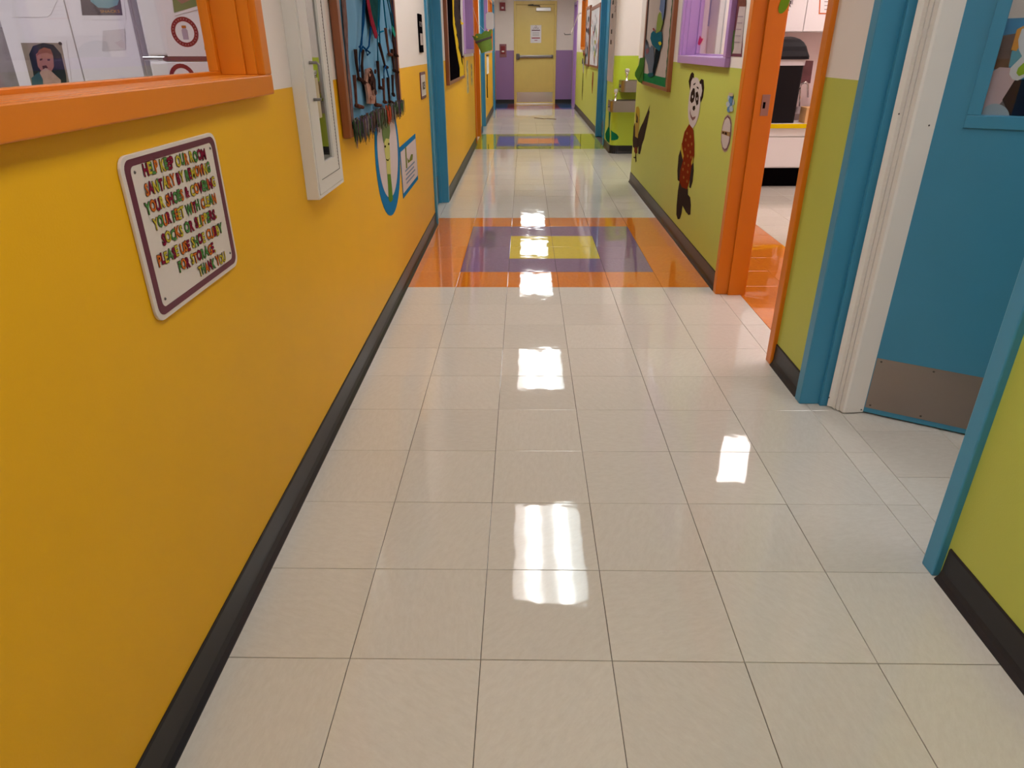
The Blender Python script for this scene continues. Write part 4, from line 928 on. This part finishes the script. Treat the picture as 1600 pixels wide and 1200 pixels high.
for lab, y, z0, z1, h in (('thin rust coloured drip decal low on far green wall', 12.75, .55, .90, '#8b4a3a'), ('thin dark stem decal on the farthest green wall', 14.9, .30, .85, '#5e5a34')):
    tag(obj('drip_decal', R3.poly(MB(), [(y-.03, z0), (y+.03, z0), (y+.14, z0+.15), (y+.08, z1), (y-.08, z1-.02), (y-.10, z0+.2)], .001, .001), flat('drip_'+h[1:], h)), lab, 'decal')
hk = thing('hanging_hook', 'white cord with small hook hanging at the far right', 'cord', (1.05, 16.0, 1.45))
c0 = onY(904, 22, 16.0); c1 = onY(893, 50, 16.0); c2 = onY(887, 54, 16.0)
obj('cord', MB().tube([(XR3, 16.0, c0[1]+.02), (c0[0], 16.0, c0[1]), (c1[0], 16.0, c1[1]), (c1[0]-.005, 16.0, c1[1]-.04)], .016, 6), flat('white_string', '#cfc4c0'), hk)
obj('hook', MB().tube([(c1[0]-.005, 16.0, c1[1]-.04), (c2[0], 16.0, c2[1]), (c2[0]-.06, 16.0, c2[1]), (c2[0]-.07, 16.0, c2[1]+.03)], .012, 6), MATS['grey_anodised_metal'], hk)
tag(obj('floor_twig', MB().tube([(.20, 14.55, .008), (.38, 14.35, .008), (.45, 14.42, .008), (.62, 14.25, .008)], .006, 6), flat('pale_brown_twig', '#6b5540')), 'thin brown smudge of debris on far floor', 'debris')
# ------------------------------------------------------------------ NURSERY behind the orange window
YN = 3.0
def nx(x, y, Y=YN): return onY(x, y, Y)
xs = nx(8, 60)[0]; xm = nx(115, 60)[0]; xe = nx(214, 60)[0]
cb = thing('storage_cabinet', 'tall white two-door cabinet behind the orange window', 'cabinet', ((xs+xe)/2, YN+.25, 0))
obj('body', MB().box(xs-.01, xe+.0, YN+.022, YN+.55, 0, 2.1), lam, cb, bevel=.003)
for a, b in ((xs, xm-.002), (xm+.002, xe-.004)):
    dd = obj('door', MB().box(a, b, YN, YN+.02, .08, 2.08), lam, cb, bevel=.002)
NS = Sheet('Y', YN, -1)
def paperthing(lab, pts, m, cat='paper', sh=NS, nm='posted_sheet', lift=.001):
    mb = MB(); sh.pxpoly(mb, pts, lift, .0008); return tag(obj(nm, mb, m), lab, cat)
paperthing('blank curled white sheet taped high on the cabinet', [(17,-60),(88,-60),(90,0),(80,22),(74,27),(20,27)], paper)
ph = thing('posted_photo', 'printed photo of a child eating on the white cabinet', 'photo', (NS.px(70, 95)[0], YN-.002, 1.2))
def phl(nm, pts, m, lift): mb = MB(); NS.pxpoly(mb, pts, lift, .0005); return obj(nm, mb, m, ph)
phl('sheet', [(28,62),(104,64),(118,170),(52,170)], paper, .001)
phl('background', [(33,67),(96,67),(116,165),(58,165)], mat('photo_beige', '#8f7f72', .5, var=.5, scale=20), .0018)
phl('seat_back', [(46,85),(52,72),(68,67),(84,70),(96,84),(104,118),(106,165),(60,165),(52,110)], flat('photo_navy', '#1c2a35'), .0024)
phl('face', [(57,85),(66,76),(76,77),(84,88),(85,104),(80,114),(68,114),(60,104)], mat('photo_skin', '#a0675a', .5, var=.2, scale=40), .003)
phl('hair', [(57,88),(62,78),(70,74),(80,77),(84,86),(74,82),(64,84)], flat('photo_hair', '#8a5348'), .0036)
phl('hands', [(64,112),(72,106),(82,112),(96,125),(98,150),(66,150),(58,130)], mat('photo_hand', '#b08f80', .5, var=.3, scale=40), .0038)
phl('sleeve', [(50,122),(62,112),(68,124),(70,165),(56,165)], flat('photo_teal', '#2f5763'), .0042)
phl('eye', [(63,92),(67,91),(67,94),(63,95)], flat('photo_dark', '#4a2a28'), .0036); phl('eye', [(75,92),(79,92),(79,95),(75,95)], MATS['photo_dark'], .0036)
phl('mouth', [(67,103),(73,102),(76,106),(68,108)], MATS['photo_dark'], .0036)
tag(obj('magnet', NS.poly(MB(), ell(NS.px(95, 68), .006, .006, 10), .0018, .004), black), 'tiny dark magnet holding the child photo', 'magnet')
p2 = thing('posted_photo', 'printed photo of a pale blue bowl on cabinet door', 'photo', (NS.px(155, 10)[0], YN-.002, 1.4))
def p2l(nm, pts, m, lift): mb = MB(); NS.pxpoly(mb, pts, lift, .0005); return obj(nm, mb, m, p2)
p2l('sheet', [(118,-60),(186,-60),(198,31),(128,31)], paper, .001); p2l('picture', [(119,-60),(180,-60),(192,24),(129,24)], mat('photo_dark_mix', '#43363a', .5, var=.7, scale=25), .0018)
p2l('bowl', [(140,-50),(186,-50),(188,-5),(184,8),(170,13),(154,12),(142,2)], flat('photo_bowl_blue', '#6e9aa0'), .0024)
mb = MB(); q0 = NS.px(158, 20); q1 = NS.px(188, 19); text(mb, NS, 'SNACKS', q0[0], q1[0], q0[1], .010, lift=.0026); obj('caption', mb, flat('caption_yellow', '#c08a3c'), p2)
paperthing('faint white card stuck flat on the cabinet door', [(161,48),(195,45),(197,78),(160,80)], flat('near_white_card', '#cfc8c8'))
YF = 2.82; fx0 = onY(212, 60, YF)[0]; fx1 = fx0+.50; FS = Sheet('Y', YF, -1)
zsplit = onY(250, 91, YF)[1]
rf = thing('refrigerator', 'white refrigerator with posters behind the orange window', 'refrigerator', ((fx0+fx1)/2, YF+.3, 0))
obj('body', MB().box(fx0, fx1, YF+.065, YF+.70, .03, 1.8), lam, rf, bevel=.006)
obj('freezer_door', MB().box(fx0+.03, fx1, YF, YF+.055, zsplit+.008, 1.8), lam, rf, bevel=.010, seg=3)
obj('door', MB().box(fx0+.03, fx1, YF, YF+.055, .10, zsplit-.008), lam, rf, bevel=.010, seg=3)
obj('gasket', MB().box(fx0+.04, fx1-.01, YF+.055, YF+.066, .10, 1.79), flat('gasket_grey', '#7d7a80'), rf)
obj('hinge', MB().box(fx0+.005, fx0+.09, YF+.008, YF+.05, zsplit-.006, zsplit+.006), chrome, rf, bevel=.002)
pf = thing('fridge_poster', 'poster with round maroon bottle badge on the refrigerator', 'poster', (FS.px(290, 50)[0], YF-.002, 1.25))
def pfl(nm, pts, m, lift): mb = MB(); FS.pxpoly(mb, pts, lift, .0005); return obj(nm, mb, m, pf)
pfl('sheet', [(258,20),(345,10),(352,88),(262,88)], paper, .001)
pfl('bar', [(254,89),(345,88),(346,95),(256,95)], flat('dark_mauve_bar', '#6d4853'), .0016)
pfl('green_patch', [(318,48),(345,46),(345,76),(320,78)], flat('olive_patch', '#6f8a3e'), .0016)
ctr = FS.px(289, 50); rr = abs(FS.px(310, 50)[0]-ctr[0])
mrn = flat('badge_maroon', '#7a2638')
mb = MB().ring([FS.p(ctr[0]+rr*math.cos(a), ctr[1]+rr*math.sin(a), .0018) for a in [i*math.pi/16 for i in range(32)]], [FS.p(ctr[0]+rr*.70*math.cos(a), ctr[1]+rr*.70*math.sin(a), .0018) for a in [i*math.pi/16 for i in range(32)]], FS.d(.0005))
obj('badge_ring', mb, mrn, pf)
mb = MB()
for k in range(26):
    a = k*2*math.pi/26; c = (ctr[0]+rr*.85*math.cos(a), ctr[1]+rr*.85*math.sin(a)); FS.poly(mb, ell(c, rr*.05, rr*.03, 5, a), .0025, .0003)
lt = obj('ring_lettering', mb, flat('badge_letter', '#b88a92'), pf)
mb = MB(); FS.poly(mb, [(ctr[0]-rr*.20, ctr[1]-rr*.5), (ctr[0]+rr*.20, ctr[1]-rr*.5), (ctr[0]+rr*.22, ctr[1]+.1*rr), (ctr[0]+rr*.12, ctr[1]+rr*.25), (ctr[0]-rr*.12, ctr[1]+rr*.25), (ctr[0]-rr*.22, ctr[1]+.1*rr)], .0018, .0004, 0)
FS.poly(mb, rrect(ctr[0]-rr*.16, ctr[0]+rr*.16, ctr[1]+rr*.25, ctr[1]+rr*.42, rr*.03), .0018, .0006, 1); obj('bottle_mark', mb, [flat('bottle_lilac', '#a99cae'), flat('bottle_cap_orange', '#b0662e')], pf)
pg = thing('fridge_photo', 'tilted green photo stuck high on the refrigerator', 'photo', (FS.px(290, 5)[0], YF-.003, 1.35))
mb = MB(); FS.pxpoly(mb, [(258,-60),(330,-60),(320,12),(272,25)], .003, .0006); obj('sheet', mb, paper, pg)
mb = MB(); FS.pxpoly(mb, [(262,-60),(325,-60),(314,8),(273,20)], .0042, .0004); obj('picture', mb, mat('photo_green_field', '#5d7a46', .5, var=.35, scale=14), pg)
mb = MB(); FS.pxpoly(mb, [(268,-60),(306,-60),(304,-2),(285,6),(272,-4)], .005, .0004); obj('subject', mb, mat('photo_tan', '#8d6a5c', .5, var=.3, scale=20), pg)
pl = thing('fridge_poster', 'lower white poster just above the orange sill', 'poster', (FS.px(290, 130)[0], YF-.002, 1.05))
mb = MB(); FS.pxpoly(mb, [(262,98),(350,98),(356,160),(268,160)], .001, .0005); obj('sheet', mb, paper, pl)
c3 = FS.px(286, 122)
mb = MB().ring([FS.p(c3[0]+.05*math.cos(a), c3[1]+.05*math.sin(a), .0018) for a in [i*math.pi/12 for i in range(24)]], [FS.p(c3[0]+.035*math.cos(a), c3[1]+.035*math.sin(a), .0018) for a in [i*math.pi/12 for i in range(24)]], FS.d(.0005)); obj('badge_ring', mb, mrn, pl)
tag(obj('dark_shelf', MB().box(-3.4, xs-.12, 3.2, 3.6, 0, 1.36), mat('mottled_grey_cloth', (.30, .26, .27), .7, var=.5, scale=12), bevel=.01), 'mottled grey storage unit beside the white cabinet', 'cabinet')
# ------------------------------------------------------------------ CLASSROOM behind the orange doorway
YW = 7.68; YCF = 7.03
cx0, cx1 = 2.26, 3.9
cu = thing('base_cabinet', 'low white cabinet with dark toe space under yellow counter', 'cabinet', (3.0, 7.35, 0))
obj('body', MB().box(cx0, cx1, YCF+.02, YW-.005, .19, .565), lam, cu)
obj('toe_board', MB().box(cx0, cx1, YCF+.10, YCF+.12, 0, .19), blackf, cu)
for a, b in ((cx0, 2.78), (2.784, 3.34), (3.344, cx1)):
    obj('door', MB().box(a+.002, b-.002, YCF, YCF+.018, .20, .478), lam, cu, bevel=.003); obj('drawer_front', MB().box(a+.002, b-.002, YCF, YCF+.018, .484, .562), lam, cu, bevel=.003)
tp = thing('countertop', 'white countertop with bright yellow edge', 'countertop', (3.0, 7.35, .565))
obj('slab', MB().box(cx0-.01, cx1+.01, YCF-.015, YW-.005, .566, .60), lam, tp)
obj('edge_strip', MB().box(cx0-.01, cx1+.01, YCF-.03, YCF-.0151, .562, .602), flat('bright_yellow_edge', '#e0c010'), tp, bevel=.003)
ys_ = Sheet('Y', 7.36, -1); zb_ = onY(1230, 50, 7.36)[1]; xse = onY(1257, 30, 7.36)[0]
xa_ = 2.26
cup = thing('wall_cabinet', 'white upper wall cabinets seen through the orange doorway', 'cabinet', (2.9, 7.5, zb_))
obj('body', MB().box(xa_, 3.9, 7.38, YW-.003, zb_, zb_+.75), lam, cup)
for a, b in ((xa_, xse), (xse+.004, xse+.45), (xse+.454, 3.9)): obj('door', MB().box(a+.002, b, 7.36, 7.379, zb_+.004, zb_+.745), lam, cup, bevel=.003)
fn_ = thing('posted_notice', 'notice with orange outline on the upper wall cabinet', 'notice', (ys_.px(1290, 10)[0], 7.355, 1.5))
mb = MB(); ys_.pxpoly(mb, [(1284,-60),(1330,-60),(1320,23),(1279,22)], .001, .0006); obj('outline', mb, flat('notice_orange', '#c96a42'), fn_)
mb = MB(); ys_.pxpoly(mb, [(1286,-60),(1330,-60),(1320,21),(1281,20)], .0018, .0006); obj('sheet', mb, paper, fn_)
for k in range(3): mb = MB(); ys_.pxpoly(mb, [(1288, 2+k*6), (1312, 2+k*6), (1312, 3.4+k*6), (1288, 3.4+k*6)], .0026, .0004); obj('text_line', mb, flat('grey_print', '#9c8f93'), fn_)
bn = thing('letter_banner', 'curved black lettering hung beside the orange frame', 'banner', (ys_.px(1233, 5)[0], 7.34, 1.45))
for k, (ch, p_) in enumerate((('L', (1239, -3)), ('E', (1236, 4)), ('A', (1233, 9)), ('R', (1230.5, 14)), ('N', (1228.5, 18)))):
    q = ys_.px(*p_); mb = MB(); text(mb, ys_, ch, q[0]-.012, q[0]+.015, q[1]-.012, .028, lift=.006, bold=.02); obj('letter', mb, blackf, bn)
# black bin with white liner
YBn = 7.22
def bx(x, y): return onY(x, y, YBn-.15)
bl = bx(1190, 189); br = bx(1243, 189); tr = bx(1257, 102); tl0 = bx(1205, 95)
cxn = (bx(1208, 140)[0]+bx(1254, 140)[0])/2-.02
tb = thing('swing_bin', 'black plastic bin with domed lid and white liner on counter', 'trash bin', (cxn, YBn, .6))
zt = bx(1230, 102)[1]; zb2 = .601
def rectring(cx, cy, w, d, z, r=.03): return [(cx+u, cy+v, z) for u, v in rrect(-w/2, w/2, -d/2, d/2, r, 3)]
def loft(secs, mb=None):
    mb = mb or MB(); n = len(secs[0]); vs = [p for s_ in secs for p in s_]
    fs = [(i*n+q, i*n+(q+1) % n, (i+1)*n+(q+1) % n, (i+1)*n+q) for i in range(len(secs)-1) for q in range(n)]
    return mb.add(vs, fs+[tuple(reversed(range(n))), tuple(range((len(secs)-1)*n, len(secs)*n))])
wt = (tr[0]-cxn)*2; wb = (br[0]-cxn)*2
obj('body', loft([rectring(cxn, YBn, wb, .26, zb2), rectring(cxn, YBn, wt-.01, .34, zt)]), blackf if 0 else mat('black_plastic', (.010, .008, .010), .5, spec=.12), tb)
obj('liner', loft([rectring(cxn, YBn, wt+.003, .352, zt-.002), rectring(cxn, YBn, wt+.012, .36, zt+.055)]), flat('white_liner', '#cfc6cb'), tb)
dm = [rectring(cxn, YBn, wt+.05, .39, zt+.05), rectring(cxn, YBn, wt+.05, .39, zt+.075)]
for k in range(1, 7):
    a = k/6*math.pi/2; dm.append(rectring(cxn, YBn, (wt+.02)*max(.10, math.cos(a)**.85), .36*max(.2, math.cos(a)**.8), zt+.075+.165*math.sin(a), .02))
obj('lid', loft(dm), MATS['black_plastic'], tb, smooth=False)
fs_ = Sheet('Y', YW-.002, -1)
ff = thing('faucet', 'chrome gooseneck faucet behind the black bin', 'faucet', (onY(1262, 170, 7.6)[0], 7.6, .6))
q = [onY(*p_, 7.6) for p_ in ((1250, 172), (1250, 140), (1252, 131), (1259, 128), (1262.5, 132), (1262.5, 152))]
obj('spout', MB().tube([(a, 7.6, max(b, .601)) for a, b in [(q[0][0], .601)]+q[1:]], .011, 10), chrome, ff, smooth=True)
obj('base', MB().lathe((q[0][0], 7.6, .6005), [(0, .03), (.02, .03), (.03, 0)], 14), chrome, ff, smooth=True)
sk = onY(1252, 172, 7.42)
tag(obj('sink_bowl', loft([rectring(sk[0]+.02, 7.47, .20, .16, .601), rectring(sk[0]+.02, 7.47, .20, .16, .66), rectring(sk[0]+.02, 7.48, .14, .12, .72)]), mat('mottled_grey_stone', (.22, .16, .16), .4, var=.5, scale=14)), 'mottled dark grey basin beside the black bin', 'sink')
bxx = onY(1259, 175, 7.15)
tag(obj('cardboard_box', MB().box(bxx[0]-.03, bxx[0]+.22, 7.06, 7.22, .601, .742), flat('tan_cardboard', '#d6a878'), bevel=.003), 'small tan box at the counter edge', 'box')
ps = thing('wall_poster', 'dark red and brown picture on classroom wall above faucet', 'poster', (onY(1265, 120, YW)[0], YW-.002, 1.0))
mb = MB(); fs_.pxpoly(mb, [(1245,94),(1271,95),(1266,130),(1240,130)], .001, .001); obj('print', mb, mat('poster_dark_red', '#6f4347', .5, var=.7, scale=9), ps)
tag(obj('red_towel', loft([rectring(onY(1277, 150, 7.5)[0]+.03, 7.5, .08, .1, .601, .01), rectring(onY(1281, 120, 7.5)[0]+.02, 7.5, .05, .06, 1.02, .01)]), flat('bright_red_cloth', '#a01818')), 'bright red cloth standing beside the orange frame', 'towel')
# items seen through the purple window
YP = 7.10; fs2 = Sheet('Y', YP, -1); wl = onY(1096, 20, YP)[0]; wr = onY(1119, 20, YP)[0]
tag(obj('wall_poster', fs2.poly(MB(), [(wl-.25, onY(1100, 41, YP)[1]), (onY(1118, 41, YP)[0], onY(1118, 41, YP)[1]), (wr, 1.95), (wl-.25, 1.95)], .001, .002), mat('blue_lilac_poster', '#7f88b4', .5, var=.2, scale=6)), 'large blue-lilac poster seen through the purple window', 'poster')
tc0 = onY(1119, 60, 6.78)[0]; tc1 = onY(1127, 60, 6.78)[0]
tcab = thing('tall_cabinet', 'tall white cabinet seen through the purple window', 'cabinet', (tc0+.2, 6.9, 0))
obj('body', MB().box(tc0, 2.14, 6.80, 7.095, 0, 2.1), lam, tcab, bevel=.003)
obj('door', MB().box(tc0, tc1, 6.78, 6.799, .08, 2.08), lam, tcab, bevel=.003); obj('door', MB().box(tc1+.004, 2.14, 6.78, 6.799, .08, 2.08), lam, tcab, bevel=.003)
GW = Sheet('X', XR+.088, -1)
mb = MB(); GW.pxpoly(mb, [(1094,56),(1096.5,60),(1099,60.5),(1096.5,66),(1093,71),(1091,69),(1092,62)], .001, .001)
tag(obj('star_sticker', mb, flat('magenta_sticker', '#b8345e')), 'magenta star sticker on the purple framed window pane', 'sticker')
